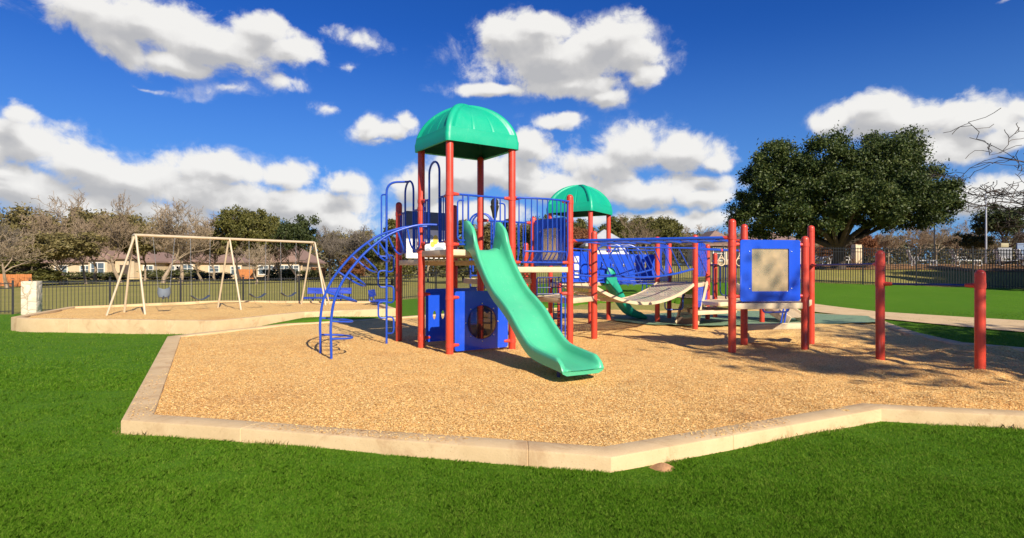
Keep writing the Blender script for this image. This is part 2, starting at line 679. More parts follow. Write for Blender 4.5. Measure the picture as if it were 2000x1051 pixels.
def grid_sheet(name, poly, xs, ys, zf, mat, extra=None):
    X, Y = np.meshgrid(xs, ys)
    Z = zf(X, Y)
    nx, ny = len(xs), len(ys)
    idx = np.arange(nx * ny).reshape(ny, nx)
    q = np.stack([idx[:-1, :-1], idx[:-1, 1:], idx[1:, 1:], idx[1:, :-1]], -1).reshape(-1, 4)
    cx = (X[:-1, :-1] + X[1:, 1:]).ravel() / 2
    cy = (Y[:-1, :-1] + Y[1:, 1:]).ravel() / 2
    if poly is not None:
        q = q[inside(poly, cx, cy)]
    v = np.stack([X, Y, Z], -1).reshape(-1, 3)
    used = np.unique(q)
    remap = np.zeros(len(v), dtype=int)
    remap[used] = np.arange(len(used))
    return np_obj(name, v[used], remap[q], mat, None, True)


def vnoise(X, Y, sc, seed=0):
    """smooth value noise"""
    x, y = X * sc, Y * sc
    xi, yi = np.floor(x).astype(int), np.floor(y).astype(int)
    fx, fy = x - xi, y - yi
    fx, fy = fx * fx * (3 - 2 * fx), fy * fy * (3 - 2 * fy)

    def h(a, b):
        n = np.sin(a * 127.1 + b * 311.7 + seed * 74.7) * 43758.5453
        return n - np.floor(n)
    return (h(xi, yi) * (1 - fx) + h(xi + 1, yi) * fx) * (1 - fy) + (h(xi, yi + 1) * (1 - fx) + h(xi + 1, yi + 1) * fx) * fy


def chip_z(X, Y):
    b = sm(1.5, 7, X)            # trodden humps on the right side
    n = vnoise(X, Y, .8, 1) * .4 + vnoise(X, Y, 2.1, 2) * .33 + vnoise(X, Y, 4.7, 3) * .27
    far = sm(20, 13, Y)
    hole = -.07 * np.exp(-((X - 1.1) / .6) ** 2 - ((Y - 7.75) / .45) ** 2)
    return (n - .5) * (.06 + .17 * b) * (0.3 + .7 * far) + hole


def lawn_z(X, Y):
    z = ground(X, Y) + .012 + (vnoise(X, Y, 1.1, 5) - .5) * .03
    ins = inside(PIT_IN, X, Y) | inside(SWP_IN, X, Y)
    return np.where(ins, np.minimum(z, -.14), z)


PIT_IN, SWP_IN = inset(PIT, .12), inset(SWP, .12)


def field_z(X, Y):
    z = ground(X, Y) - .02
    ins = inside(LAWN, X, Y)
    return np.where(ins, z - .12, z)


def axis(parts):
    out = []
    for a, b, s in parts:
        out += list(np.arange(a, b, s))
    out.append(parts[-1][1])
    return np.array(out)


o = grid_sheet('ground', None, axis([(-900, -120, 60), (-120, -40, 8), (-40, 60, 1.0), (60, 140, 8), (140, 900, 60)]),
               axis([(-120, -12, 12), (-12, 60, 1.0), (60, 160, 5), (160, 1600, 90)]), field_z, M['field'])
tag(o, kind='structure')
o = grid_sheet('lawn', LAWN, axis([(-40, -16, .5), (-16, 14, .16), (14, 40, .5)]), axis([(-12, 2.5, .5), (2.5, 20, .16), (20, 32, .3)]), lawn_z, M['lawn'])
tag(o, kind='structure')
o = grid_sheet('wood_chip_bed', inset(PIT, .10), axis([(-8, 13.5, .06)]), axis([(4.2, 13, .05), (13, 24.5, .1)]), chip_z, M['chip_bed'])
tag(o, kind='structure')
SWZ = .19
o = grid_sheet('swing_chip_bed', inset(SWP, .10), axis([(-15, -3, .1)]), axis([(13.5, 23.5, .1)]),
               lambda X, Y: SWZ + (vnoise(X, Y, .9, 8) - .5) * .06, M['chip_bed'])
tag(o, kind='structure')


def poly_sheet(name, poly, z, mat):
    n = len(poly)
    mb = MB()
    mb.add([V(x, y, z if not callable(z) else z(x, y)) for x, y in poly], [tuple(range(n))])
    return tag(mb.build(name, mat, smooth=False), kind='structure')


o = grid_sheet('rubber_surface', RUB, axis([(2.5, 11.2, .08)]), axis([(14.8, 20.8, .08)]), lambda X, Y: chip_z(X, Y) * .25 + .045, M['rubber_pad'])
tag(o, kind='structure')


def strip_mesh(name, line_a, line_b, zoff, mat, per=8):
    A = spline([(x, y, 0) for x, y in line_a], per)
    B = spline([(x, y, 0) for x, y in line_b], per)
    mb = MB()
    vs = []
    for a, b in zip(A, B):
        vs.append(V(a.x, a.y, gz(a.x, a.y) + zoff))
        vs.append(V(b.x, b.y, gz(b.x, b.y) + zoff))
    fs = [(2 * i, 2 * i + 1, 2 * i + 3, 2 * i + 2) for i in range(len(A) - 1)]
    mb.add(vs, fs)
    return tag(mb.build(name, mat), kind='structure')


o = grid_sheet('pool_deck', [(19, 36.5), (46, 33), (70, 70), (24, 70)], axis([(18, 71, 1.0)]), axis([(32, 71, 1.0)]), lambda X, Y: ground(X, Y) + .02, M['leaf_litter'])
tag(o, kind='structure')
strip_mesh('path', [(22, 5.0), (15.5, 10.5), (12.2, 14.0), (10.45, 18.9), (9.95, 21.4), (8.8, 22.8), (5.4, 24.7)],
           [(26, 7.5), (18.5, 13.0), (14.6, 16.8), (11.9, 20.8), (10.9, 22.6), (9.4, 24.0), (5.6, 25.9)], .035, M['path'])
o = MB()
o.add([V(-140, 90, .03), V(-20, 98, .4), V(-20, 103, .4), V(-140, 95, .03)], [(0, 1, 2, 3)])
tag(o.build('road', M['asphalt']), kind='structure')


def kerb_ring(name, poly, top, bottom_f, mat, label, w=.2, bev=.018):
    """one cast kerb: mitred ring with rounded upper edges and joints"""
    rings = [(0.0, 'b'), (0.0, top - bev), (bev * .3, top - bev * .3), (bev, top), (w - bev, top), (w - bev * .3, top - bev * .3), (w, top - bev), (w, top - .25)]
    mb = MB()
    n0 = len(poly)
    # subdivide the edges so that the foot follows the lawn
    pts = []
    for i in range(n0):
        pts.append(('c', i, 0))
        a, b = Vector(poly[i]), Vector(poly[(i + 1) % n0])
        k = max(1, int((b - a).length / .6))
        for j in range(1, k):
            if j % 4 == 2:
                e = .006 / (b - a).length
                pts += [('e', i, j / k - e), ('j', i, j / k), ('e', i, j / k + e)]
            else:
                pts.append(('e', i, j / k))
    cols = []
    for d, z in rings:
        q = inset(poly, d)
        ring = []
        for typ, i, t in pts:
            p = Vector(q[i]).lerp(Vector(q[(i + 1) % n0]), t)
            if typ == 'j':
                e_ = (Vector(q[(i + 1) % n0]) - Vector(q[i])).normalized()
                p = p + Vector((-e_.y, e_.x)) * (.007 if d < w / 2 else -.003)
            wob = .006 * math.sin(p.x * 3.1 + p.y * 1.7) + .004 * math.sin(p.x * 9.3 - p.y * 7.7)
            zz = bottom_f(p.x, p.y) - .15 if z == 'b' else z + wob * .6 - (.006 if typ == 'j' and d > 0 else 0)
            ring.append(V(p.x + wob, p.y - wob, zz))
        cols.append(ring)
    n = len(pts)
    vs = [p for r in cols for p in r]
    fs = []
    for i in range(len(cols) - 1):
        for k in range(n):
            kk = (k + 1) % n
            fs.append((i * n + k, i * n + kk, (i + 1) * n + kk, (i + 1) * n + k))
    mb.add(vs, fs)
    o = mb.build(name, mat, angle=28)
    return tag(o, label, 'kerb')


kerb_ring('concrete_kerb', PIT, .035, gz, M['kerb'], 'low tan concrete kerb around the main play structure', .26)
kerb_ring('concrete_kerb', SWP, .255, gz, M['kerb'], 'raised tan concrete kerb around the swing set', .2)

# chip litter: a loose layer of chips over the bed
CHY = lambda y: 1.0


def scatter_chips(name, n, ylo, yhi, xlo, xhi, poly, zf, lmin, lmax, power=2.0):
    u = RNG.random(n)
    Y = 1 / (1 / ylo + u * (1 / yhi - 1 / ylo)) if power == 2 else ylo + u * (yhi - ylo)
    X = (RNG.random(n) * 2 - 1) * 1.0 * Y
    k = inside(poly, X, Y) & (X > xlo) & (X < xhi)
    X, Y = X[k], Y[k]
    n = len(X)
    L = (lmin + RNG.random(n) * (lmax - lmin)) * .5
    W = L * (.28 + .3 * RNG.random(n))
    a = RNG.random(n) * 2 * PI
    t1, t2 = RNG.normal(0, .20, n), RNG.normal(0, .26, n)
    ux, uy, uz = np.cos(a) * np.cos(t1), np.sin(a) * np.cos(t1), np.sin(t1)
    vx, vy, vz = -np.sin(a) * np.cos(t2), np.cos(a) * np.cos(t2), np.sin(t2)
    Z = zf(X, Y) + .002 + RNG.random(n) * .005
    P = np.stack([X, Y, Z], -1)
    U = np.stack([ux, uy, uz], -1) * L[:, None]
    W_ = np.stack([vx, vy, vz], -1) * W[:, None]
    tap = (.5 + .5 * RNG.random(n))[:, None]
    v = np.stack([P - U - W_, P + U - W_ * tap, P + U + W_ * tap, P - U + W_], 1).reshape(-1, 3)
    return v


va = scatter_chips('c', 900000, 4.4, 13.0, -8, 13, inset(PIT, .2), chip_z, .008, .021)
vb = scatter_chips('c', 90000, 10.0, 24.0, -8, 13, inset(PIT, .2), chip_z, .012, .026)
vc = scatter_chips('c', 60000, 13.8, 23.5, -15, -3, inset(SWP, .2), lambda X, Y: SWZ + (vnoise(X, Y, .9, 8) - .5) * .06, .012, .024)
# stray chips lying on the kerb
n = 2600
ring_o, ring_i = inset(PIT, .03), inset(PIT, .26)
vs_ = scatter_chips('c', 160000, 4.3, 12.5, -8, 8, ring_o, lambda X, Y: 0 * X + .037, .008, .022)
cen = vs_.reshape(-1, 4, 3).mean(1)
keep = ~inside(inset(PIT, .25), cen[:, 0], cen[:, 1])
dens = vnoise(cen[:, 0], cen[:, 1], 1.3, 21) ** 2 * (RNG.random(len(cen)))
keep &= dens > .33
vd = vs_.reshape(-1, 4, 3)[keep].reshape(-1, 3)
rub_mask = ~inside(RUB, vb.reshape(-1, 4, 3).mean(1)[:, 0], vb.reshape(-1, 4, 3).mean(1)[:, 1])
vb = vb.reshape(-1, 4, 3)[rub_mask].reshape(-1, 3)
vall = np.concatenate([va, vb, vc, vd])
o = np_obj('wood_chips', vall, np.arange(len(vall)).reshape(-1, 4), M['chips'])
tag(o, 'loose golden wood chips spread over both play pits', 'wood chips', kind='stuff')


# ------------------------------------------------------------------ grass blades
def blades(n, ylo, yhi, hlo, hhi, wd, reject, spread=1.0):
    u = RNG.random(n)
    Y = 1 / (1 / ylo + u * (1 / yhi - 1 / ylo))
    X = (RNG.random(n) * 2 - 1) * spread * Y
    k = ~reject(X, Y) & inside(LAWN, X, Y)
    X, Y = X[k], Y[k]
    n = len(X)
    dens = vnoise(X, Y, 3.0, 31) * .6 + vnoise(X, Y, 9.0, 32) * .4
    h = (hlo + RNG.random(n) * (hhi - hlo)) * (.35 + 1.35 * dens)
    a = RNG.random(n) * 2 * PI
    lean = RNG.normal(0, .5, (n, 2)) + np.array([.10, .18])
    Z = ground(X, Y) + .008 + (vnoise(X, Y, 1.1, 5) - .5) * .03
    w = wd * (.7 + .6 * RNG.random(n))
    dx, dy = np.cos(a) * w, np.sin(a) * w
    b0 = np.stack([X - dx, Y - dy, Z], -1)
    b1 = np.stack([X + dx, Y + dy, Z], -1)
    mx = X + lean[:, 0] * h * .35
    my = Y + lean[:, 1] * h * .35
    m0 = np.stack([mx - dx * .7, my - dy * .7, Z + h * .6], -1)
    m1 = np.stack([mx + dx * .7, my + dy * .7, Z + h * .6], -1)
    tp = np.stack([X + lean[:, 0] * h, Y + lean[:, 1] * h, Z + h * .95], -1)
    v = np.stack([b0, b1, m1, tp, m0], 1).reshape(-1, 3)
    return v


PIT_O, SWP_O = inset(PIT, -.005), inset(SWP, -.005)
rej = lambda X, Y: inside(PIT_O, X, Y) | inside(SWP_O, X, Y)
g1 = blades(800000, 2.7, 9.0, .012, .026, .0019, rej)
g2 = blades(180000, 7.5, 20, .016, .03, .0045, rej)
vall = np.concatenate([g1, g2])
o = np_obj('grass', vall, np.arange(len(vall)).reshape(-1, 5), M['grass'])
tag(o, 'short green grass of the mown lawn around the kerbs', 'grass', kind='stuff')
# dry tufts left long along the foot of the kerb
edge = inset(PIT, -.07)
rej2 = lambda X, Y: inside(PIT_O, X, Y) | ~inside(edge, X, Y) | (vnoise(X, Y, 2.2, 44) < .62)
g3 = blades(90000, 4.0, 9.0, .025, .065, .0016, rej2)
o = np_obj('dry_grass', g3, np.arange(len(g3)).reshape(-1, 5), M['dry_grass'])
tag(o, 'straw-coloured grass tufts along the foot of the kerb', 'grass', kind='stuff')
# ant hill beside the kerb
mb = MB()
vs, fs = [], []
hc = V(1.17, 4.57, -.105)
for i in range(9):
    for k in range(20):
        r = i / 8
        a = 2 * PI * k / 20
        rr = r * .11 * (1 + .15 * math.sin(3 * a) + .1 * math.sin(7 * a + 1))
        vs.append(hc + V(rr * math.cos(a), rr * math.sin(a) * .8, .05 * (1 - r * r) ** 1.3 + .006 * random.random() + .005))
for i in range(8):
    for k in range(20):
        fs.append((i * 20 + k, i * 20 + (k + 1) % 20, (i + 1) * 20 + (k + 1) % 20, (i + 1) * 20 + k))
mb.add(vs, fs)
tag(mb.build('ant_hill', M['dirt']), 'small reddish ant hill on the lawn against the front kerb', 'ant hill')
# ------------------------------------------------------------------ the play structure
PS = thing('play_structure', 'red, blue and green climbing structure with a wavy slide and two green domed roofs', 'play structure', (0, 10.8, 0))
POST = dict(P1=(-1.07, 10.10, 3.72), P2=(-1.70, 11.04, 3.72), P3=(0, 10.83, 3.72), P4=(-.63, 11.77, 3.72),
            P5=(-2.32, 12.08, 2.85), P5r=(-1.25, 12.81, 2.87), P6=(1.13, 11.50, 2.93), P6r=(.45, 12.5, 2.59), P7=(1.75, 12.54, 2.29),
            T1=(2.13, 16.0, 3.12), T2=(2.82, 17.2, 3.12), T3=(1.09, 16.7, 3.12), T4=(1.78, 17.9, 3.12),
            Q1=(3.95, 16.0, 2.37), Q2=(4.61, 17.26, 2.35), Q3=(4.51, 14.5, 2.33), M1=(1.23, 15.2, 1.12), M2=(.38, 16.0, 2.2),
            R1=(3.85, 10.3, 2.35), R2=(4.47, 11.34, 2.34), R3=(5.22, 10.49, 2.06), R4=(5.92, 11.66, 2.34),
            B1=(5.89, 9.42, 1.77), B2=(6.63, 8.34, 1.46), S1=(5.58, 16.8, 2.2), S2=(6.07, 17.6, 1.97))
PR = .066
POBJ = {}


def post_mesh(x, y, top, lo=-.25):
    mb = MB()
    prof = [(PR, lo), (PR, top - PR * .95)]
    for k in range(1, 6):
        a = k / 6 * PI / 2
        prof.append((PR * math.cos(a), top - PR * .95 + PR * .95 * math.sin(a)))
    prof.append((.006, top))
    mb.lathe((x, y, 0), prof, 20)
    return mb


def P2(k):
    return Vector(POST[k][:2])


def lerp(a, b, t, z):
    p = P2(a).lerp(P2(b), t) if isinstance(a, str) else Vector(a[:2]).lerp(Vector(b[:2]), t)
    return V(p.x, p.y, z)


for k, (x, y, top) in POST.items():
    mb = post_mesh(x, y, top)
    if k in ('B1', 'B2', 'R4', 'R3'):
        mb.tube([(x, y, top - PR * 1.9), (x, y, top - PR * 1.75)], PR * 1.03, 20)
    POBJ[k] = mb.build('post', M['red'], PS, angle=60)
CL = {}


def clamp(k, toward, z):
    """red cast clamp on a post, pointing at a 2-d point"""
    p = P2(k)
    d = (Vector(toward[:2]) - p).normalized()
    a = V(p.x, p.y, z) + V(d.x, d.y, 0) * (PR * .7)
    mb = MB()
    pts, rs = [], []
    for t, r in ((0, .036), (.03, .036), (.09, .030), (.12, .028), (.135, .018), (.14, .004)):
        pts.append(a + V(d.x, d.y, 0) * t)
        rs.append(r)
    mb.tube(pts, rs, 10)
    if all(abs(z - q) > .08 for q in CL.setdefault(k, [])):
        mb.tube([V(p.x, p.y, z - .035), V(p.x, p.y, z + .035)], PR * 1.09, 20)
    CL[k].append(z)
    mb.build('clamp', M['red_clamp'], POBJ[k], angle=50)


def uv(a, b):
    d = (P2(b) - P2(a)).normalized()
    return d


def perp(a, b):
    d = uv(a, b)
    return Vector((d.y, -d.x))          # towards the right of a->b


# decks --------------------------------------------------------------
def deck(keys, z, edges=None, mat=None, label=None):
    pts = [Vector(POST[k][:2]) if isinstance(k, str) else Vector(k) for k in keys]
    n = len(pts)
    mb = MB()
    mb.prism([tuple(p) for p in pts], z - .022, z - .010)
    d = mb.build('deck', mat or M['deck'], PS, smooth=False, label=label)
    rim = MB()
    for i in range(n):
        if edges is not None and i not in edges:
            continue
        a, b = pts[i], pts[(i + 1) % n]
        u = (b - a).normalized()
        ia = PR * .85 if isinstance(keys[i], str) else 0
        ib = PR * .85 if isinstance(keys[(i + 1) % n], str) else 0
        a2, b2 = a + u * ia, b - u * ib
        rim.beam(V(a2.x, a2.y, z - .052), V(b2.x, b2.y, z - .052), .045, .104, .008)
    # cross rib under the sheet
    c0, c1 = (pts[0] + pts[1]) / 2, (pts[n // 2] + pts[(n // 2 + 1) % n]) / 2
    u = (c1 - c0).normalized()
    c0, c1 = c0 + u * .05, c1 - u * .05
    rim.beam(V(c0.x, c0.y, z - .06), V(c1.x, c1.y, z - .06), .04, .07)
    rim.build('deck_rim', M['beige'], d)
    return d


deck(['P1', 'P3', 'P4', 'P2'], 1.81)
deck(['P2', 'P4', 'P5r', 'P5'], 1.655, [1, 2, 3])
deck(['P3', 'P6', 'P6r', 'P4'], 1.515, [0, 1, 2])
deck(['P6', 'P7', (1.2, 13.75), 'P6r'], .90, [0, 1, 2, 3])
deck(['T1', 'T2', 'T4', 'T3'], 1.12)
deck(['M1', 'T1', 'T3'], 1.10, [0, 2])
deck(['P4', 'P6r', (.05, 13.5), (-1.05, 13.0)], 1.27, [0, 1, 2, 3])
for (a, b, z0, z1, an) in (('P3', 'P4', 1.53, 1.785, 0), ('P2', 'P4', 1.67, 1.785, 0), ('P4', 'P6r', 1.28, 1.49, 0)):
    mb = MB()
    p, q = lerp(a, b, .06, 0), lerp(a, b, .94, 0)
    mb.beam(V(p.x, p.y, (z0 + z1) / 2), V(q.x, q.y, (z0 + z1) / 2), .006, z1 - z0)
    mb.build('deck_riser', M['riser'], PS, smooth=False)

deck(['R1', 'R3', 'R4', 'R2'], .872)
deck(['Q3', 'S1', 'Q2', 'Q1'], 1.12)
deck(['R2', 'R4', (6.05, 11.86), (4.62, 11.55)], .40, [0, 1, 2, 3])
deck([(4.6, 14.75), (5.9, 15.5), 'S1', (4.75, 15.9)], .43, [0, 1, 2, 3])
deck([(5.25, 14.9), (6.5, 15.6), (6.1, 16.6), (4.9, 15.9)], .64, [0, 1, 2, 3])


# canopies -----------------------------------------------------------
def canopy(a, b, c, z0, Hc=.69, over=.10):
    """square domed roof over posts a (near), b (right), c (left)"""
    pa, pb, pc = P2(a), P2(b), P2(c)
    ctr = (pb + pc) / 2
    ux, uy = (pb - pa), (pc - pa)
    hx, hy = ux.length / 2 + over, uy.length / 2 + over
    ux.normalize()
    uy.normalize()

    def pos(u, v, z):
        p = ctr + ux * (u * hx) + uy * (v * hy)
        return V(p.x, p.y, z)
    NS, NR = 84, 40

    def square(k):                       # k in [0, 4*NS)
        s, t = divmod(k, NS)
        f = -1 + 2 * t / NS
        return [(f, -1), (1, f), (-f, 1), (-1, -f)][s]

    def rc(u, v, rad=.10):               # rounded corner of the square
        m = min(abs(u), abs(v))
        if m > 1 - rad:
            cu, cv = math.copysign(1 - rad, u), math.copysign(1 - rad, v)
            d = Vector((u - cu, v - cv))
            if d.length > 0:
                d = d.normalized() * rad
            return cu + d.x, cv + d.y
        return u, v

    def height(r):
        return Hc * (1 - r ** 2.1) ** .60

    def shell(off, rim_z, with_ribs):
        vs, fs = [], []
        rows = []
        rr = [1 - (i / NR) ** 2.0 for i in range(NR)] + [0.02]
        ring0 = []
        for k in range(4 * NS):
            u, v = rc(*square(k))
            ring0.append(pos(u * (1.008 - off), v * (1.008 - off), z0 + rim_z))
        rows.append(ring0)
        rows.append([pos(*[q * (1.014 - off) for q in rc(*square(k))], z0 + .13 + rim_z * .3) for k in range(4 * NS)])
        rows.append([pos(*[q * (1.0 - off) for q in rc(*square(k))], z0 + .155) for k in range(4 * NS)])
        for i, r in enumerate(rr):
            row = []
            for k in range(4 * NS):
                su, sv = square(k)
                f = su if abs(sv) == 1 and abs(su) < 1 else (sv if abs(su) == 1 else su)
                f = min(abs(su), abs(sv))
                u, v = rc(su, sv, .10 if r > .5 else .16)
                base = height(r * .985)
                dz = 0
                push = 1.0
                if with_ribs:
                    edge_d = (1 - f) * r                     # distance to the hip line
                    arch = 1 - sm(.125, .16, edge_d)
                    rim_in = 1 - sm(.004, .012, 1 - r)
                    rib = max(float(arch), float(rim_in))
                    push = 1 - .045 * (1 - rib)
                    for gpos in (.30,):
                        g = abs(f - gpos)
                        if g < .016 and rib < .5:
                            push -= .014
                    dz = -.035 * (1 - rib)
                row.append(pos(u * r * (.985 - off) * push, v * r * (.985 - off) * push, z0 + .155 + base * (1 - off * 1.2) + dz))
            rows.append(row)
        n = 4 * NS
        for row in rows:
            vs += row
        for i in range(len(rows) - 1):
            for k in range(n):
                fs.append((i * n + k, i * n + (k + 1) % n, (i + 1) * n + (k + 1) % n, (i + 1) * n + k))
        fs.append(tuple((len(rows) - 1) * n + k for k in range(n)))
        return vs, fs, n
    mb = MB()
    v1, f1, n = shell(0, 0, True)
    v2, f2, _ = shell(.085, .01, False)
    mb.add(v1, f1)
    base = len(v1)
    mb.add(v2[:n], [])
    mb.f += [(k, (k + 1) % n, base + (k + 1) % n, base + k) for k in range(n)]
    o = mb.build('canopy', M['canopy'], PS, angle=50)
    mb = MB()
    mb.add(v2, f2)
    mb.build('shaded_underside', M['shaded_underside'], o, angle=50)  # inner shell, coloured dark to stand in for shade
    return o


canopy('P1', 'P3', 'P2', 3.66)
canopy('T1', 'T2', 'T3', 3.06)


# the big wavy slide -------------------------------------------------
def slide(c0, ax, bed, hw, wall, name, mat, label=None, per=8):
    """bed: list of (d, z) down the axis; wall: list of (d, h)"""
    ax = Vector(ax).normalized()
    sd = Vector((-ax.y, ax.x))
    pr = spline([(d, 0, z) for d, z in bed], per)
    wd = [w[0] for w in wall]
    wh = [w[1] for w in wall]
    sec = []
    N = len(pr)
    for i, p in enumerate(pr):
        t = (pr[min(i + 1, N - 1)] - pr[max(i - 1, 0)]).normalized()
        nx, nz = -t.z, t.x               # normal of the bed in the d-z plane
        h = float(np.interp(p.x, wd, wh))
        prof = [(-hw * .80, -.055), (-hw - .005, -.02), (-hw - .015, h * .55), (-hw - .018, h - .012), (-hw - .005, h), (-hw + .035, h), (-hw + .048, h - .014),
                (-hw + .06, h * .5), (-hw + .085, .035), (-hw + .15, .006), (-hw * .4, -.004), (0, -.006)]
        prof = prof + [(-l, q) for l, q in prof[-2::-1]]
        ring = []
        for l, q in prof:
            d = p.x + nx * q * (1 if q < .06 else .55)
            z = p.z + (nz * q if q < .06 else nz * .06 + (q - .06))
            w = c0 + ax * d + sd * l
            ring.append(V(w.x, w.y, z))
        sec.append(ring)
    n = len(sec[0])
    mb = MB()
    vs = [q for r in sec for q in r]
    fs = []
    for i in range(N - 1):
        for k in range(n):
            fs.append((i * n + k, i * n + (k + 1) % n, (i + 1) * n + (k + 1) % n, (i + 1) * n + k))
    fs.append(tuple(range(n)))
    fs.append(tuple((N - 1) * n + k for k in range(n)))
    mb.add(vs, fs)
    return mb.build(name, mat, PS, angle=55, label=label)


SC0 = (P2('P1') + P2('P3')) / 2
AX = Vector((.49, -.872))
sl = slide(SC0, AX, [(-.04, 1.815), (.10, 1.81), (.22, 1.76), (.42, 1.58), (.75, 1.24), (1.05, 1.00), (1.30, .86), (1.55, .70), (1.85, .45), (2.12, .27), (2.35, .20), (2.65, .165), (2.90, .14), (3.03, .115)],
           .325, [(-.04, .50), (.06, .50), (.16, .42), (.30, .26), (.5, .17), (1.0, .15), (2.0, .165), (2.5, .16), (2.88, .15), (2.98, .09), (3.03, .02)], 'slide', M['slide'])
mb = MB()
c = SC0 + AX * 2.62
for s in (-1, 1):
    mb = MB()
    q = c + Vector((AX.y, -AX.x)) * (.12 * s)
    mb.tube([V(q.x, q.y, -.2), V(q.x, q.y, .14)], .024, 10)
    mb.build('slide_support', M['navy'], sl)


# rails --------------------------------------------------------------
def guard(a, b, z0, z1, ts, r=.0125, mid=None, top_r=.02, clamps=True, mat=None, hoop=None, t0=0.06, t1=.94, bottom=True, name='guard_rail'):
    mb = MB()
    if hoop:
        h0, h1, hz = hoop
        segs = [(t0, h0), (h1, t1)]
    else:
        segs = [(t0, t1)]
    for sa, sb in segs:
        mb.tube([lerp(a, b, sa, z1), lerp(a, b, sb, z1)], top_r, 8)
        if bottom:
            mb.tube([lerp(a, b, sa, z0), lerp(a, b, sb, z0)], top_r * .85, 8)
    for t in ts:
        mb.tube([lerp(a, b, t, z0), lerp(a, b, t, z1)], r, 6)
    if hoop:
        w = .5 * (h1 - h0)
        arc = [lerp(a, b, h0, z0)]
        L = (P2(b) - P2(a)).length if isinstance(a, str) else (Vector(b[:2]) - Vector(a[:2])).length
        for k in range(13):
            an = PI - PI * k / 12
            arc.append(lerp(a, b, (h0 + h1) / 2 + w * math.cos(an), hz - w * L + w * L * math.sin(an)))
        arc.append(lerp(a, b, h1, z0))
        mb.tube(arc, top_r, 8)
    o = mb.build(name, mat or M['blue'], PS)
    if clamps and isinstance(a, str):
        for z in (z0, z1):
            clamp(a, POST[b], z)
            clamp(b, POST[a], z)
    return o


# front of the tall tower: top bar, barred wings either side of the slide mouth
mb = MB()
a, b = 'P1', 'P3'
zt, zb = 2.765, 1.90
mb.tube([lerp(a, b, .08, zt), lerp(a, b, .92, zt)], .019, 8)
for s in (0, 1):
    g = lambda t: t if s == 0 else 1 - t
    mb.tube(rounded([lerp(a, b, g(.215), zt - .10), lerp(a, b, g(.12), zt - .10), lerp(a, b, g(.12), zb + .07), lerp(a, b, g(.275), zb + .07)], .06), .014, 8)
    mb.tube([lerp(a, b, g(.20), zt), lerp(a, b, g(.20), zb)], .013, 8)
    mb.tube([lerp(a, b, g(.285), zt), lerp(a, b, g(.285), zb)], .017, 8)
    mb.tube([lerp(a, b, g(.07), zb), lerp(a, b, g(.29), zb)], .017, 8)
mb.build('guard_rail', M['blue'], PS)
for z in (zt, zb):
    clamp('P1', POST['P3'], z)
    clamp('P3', POST['P1'], z)
# left side of the tall tower and of the lower left deck: hooped gateways
guard('P1', 'P2', 1.95, 2.74, [.14, .21, .28, .76, .83, .90], hoop=(.34, .70, 3.40))
guard('P2', 'P5', 1.80, 2.60, [.12, .19, .26, .78, .85, .92], hoop=(.33, .70, 3.20))
# bowed barrier between the tall tower and the short post
mb = MB()
a, b = 'P3', 'P6'
pd = perp(a, b)


def bow(t, z, k):
    p = lerp(a, b, t, z)
    w = math.sin(PI * min(1, max(0, t))) ** .7 * k
    return p + V(pd.x * w, pd.y * w, 0)


mb.tube([bow(t / 20, 2.78, .20) for t in range(1, 20)], .019, 8)
mb.tube([bow(t / 20, 1.80, .20) for t in range(3, 18)], .016, 8)
mb.tube([lerp(a, b, .07, 1.60), lerp(a, b, .93, 1.60)], .018, 8)
for i in range(11):
    t = .08 + .084 * i
    mb.tube([bow(t, 2.78, .20), bow(t, 1.82, .20), bow(t, 1.76, .17), lerp(a, b, t, 1.60)], .0115, 6)
mb.build('guard_rail', M['blue'], PS, label='bowed blue barrier with bars leaning in at the foot')
for k, q in (('P3', 'P6'), ('P6', 'P3')):
    clamp(k, POST[q], 2.78)
    clamp(k, POST[q], 1.60)
# rails on the far side seen through the tower
guard('P4', 'P6r', 1.62, 2.45, [.2, .3, .4, .6, .7, .8])
mb = MB()
hp = [V(-.95, 13.4, 1.4)]
for k in range(13):
    an = PI - PI * k / 12
    hp.append(V(-.72 + .25 * math.cos(an), 13.4, 2.5 + .25 * math.sin(an)))
hp.append(V(-.47, 13.4, 1.4))
mb.tube(hp, .021, 8)
hp2 = [p + V(.04, .35, .02) for p in hp]
mb.tube(hp2, .021, 8)
for zz in (1.4, 1.72, 1.9):
    mb.tube([V(-.47, 13.4, zz), V(-.1, 13.2, zz)], .014, 6)
for xx in (-.38, -.28, -.18):
    mb.tube([V(xx, 13.35, 1.4), V(xx, 13.35, 1.9)], .011, 6)
for xx in (-.95, -.47):
    mb.tube([V(xx, 13.4, -.1), V(xx, 13.4, 1.42)], .021, 8)
for i in range(5):
    mb.tube([V(-.95, 13.4, .25 + .27 * i), V(-.47, 13.4, .25 + .27 * i)], .016, 6)
mb.build('access_ladder', M['blue'], PS)


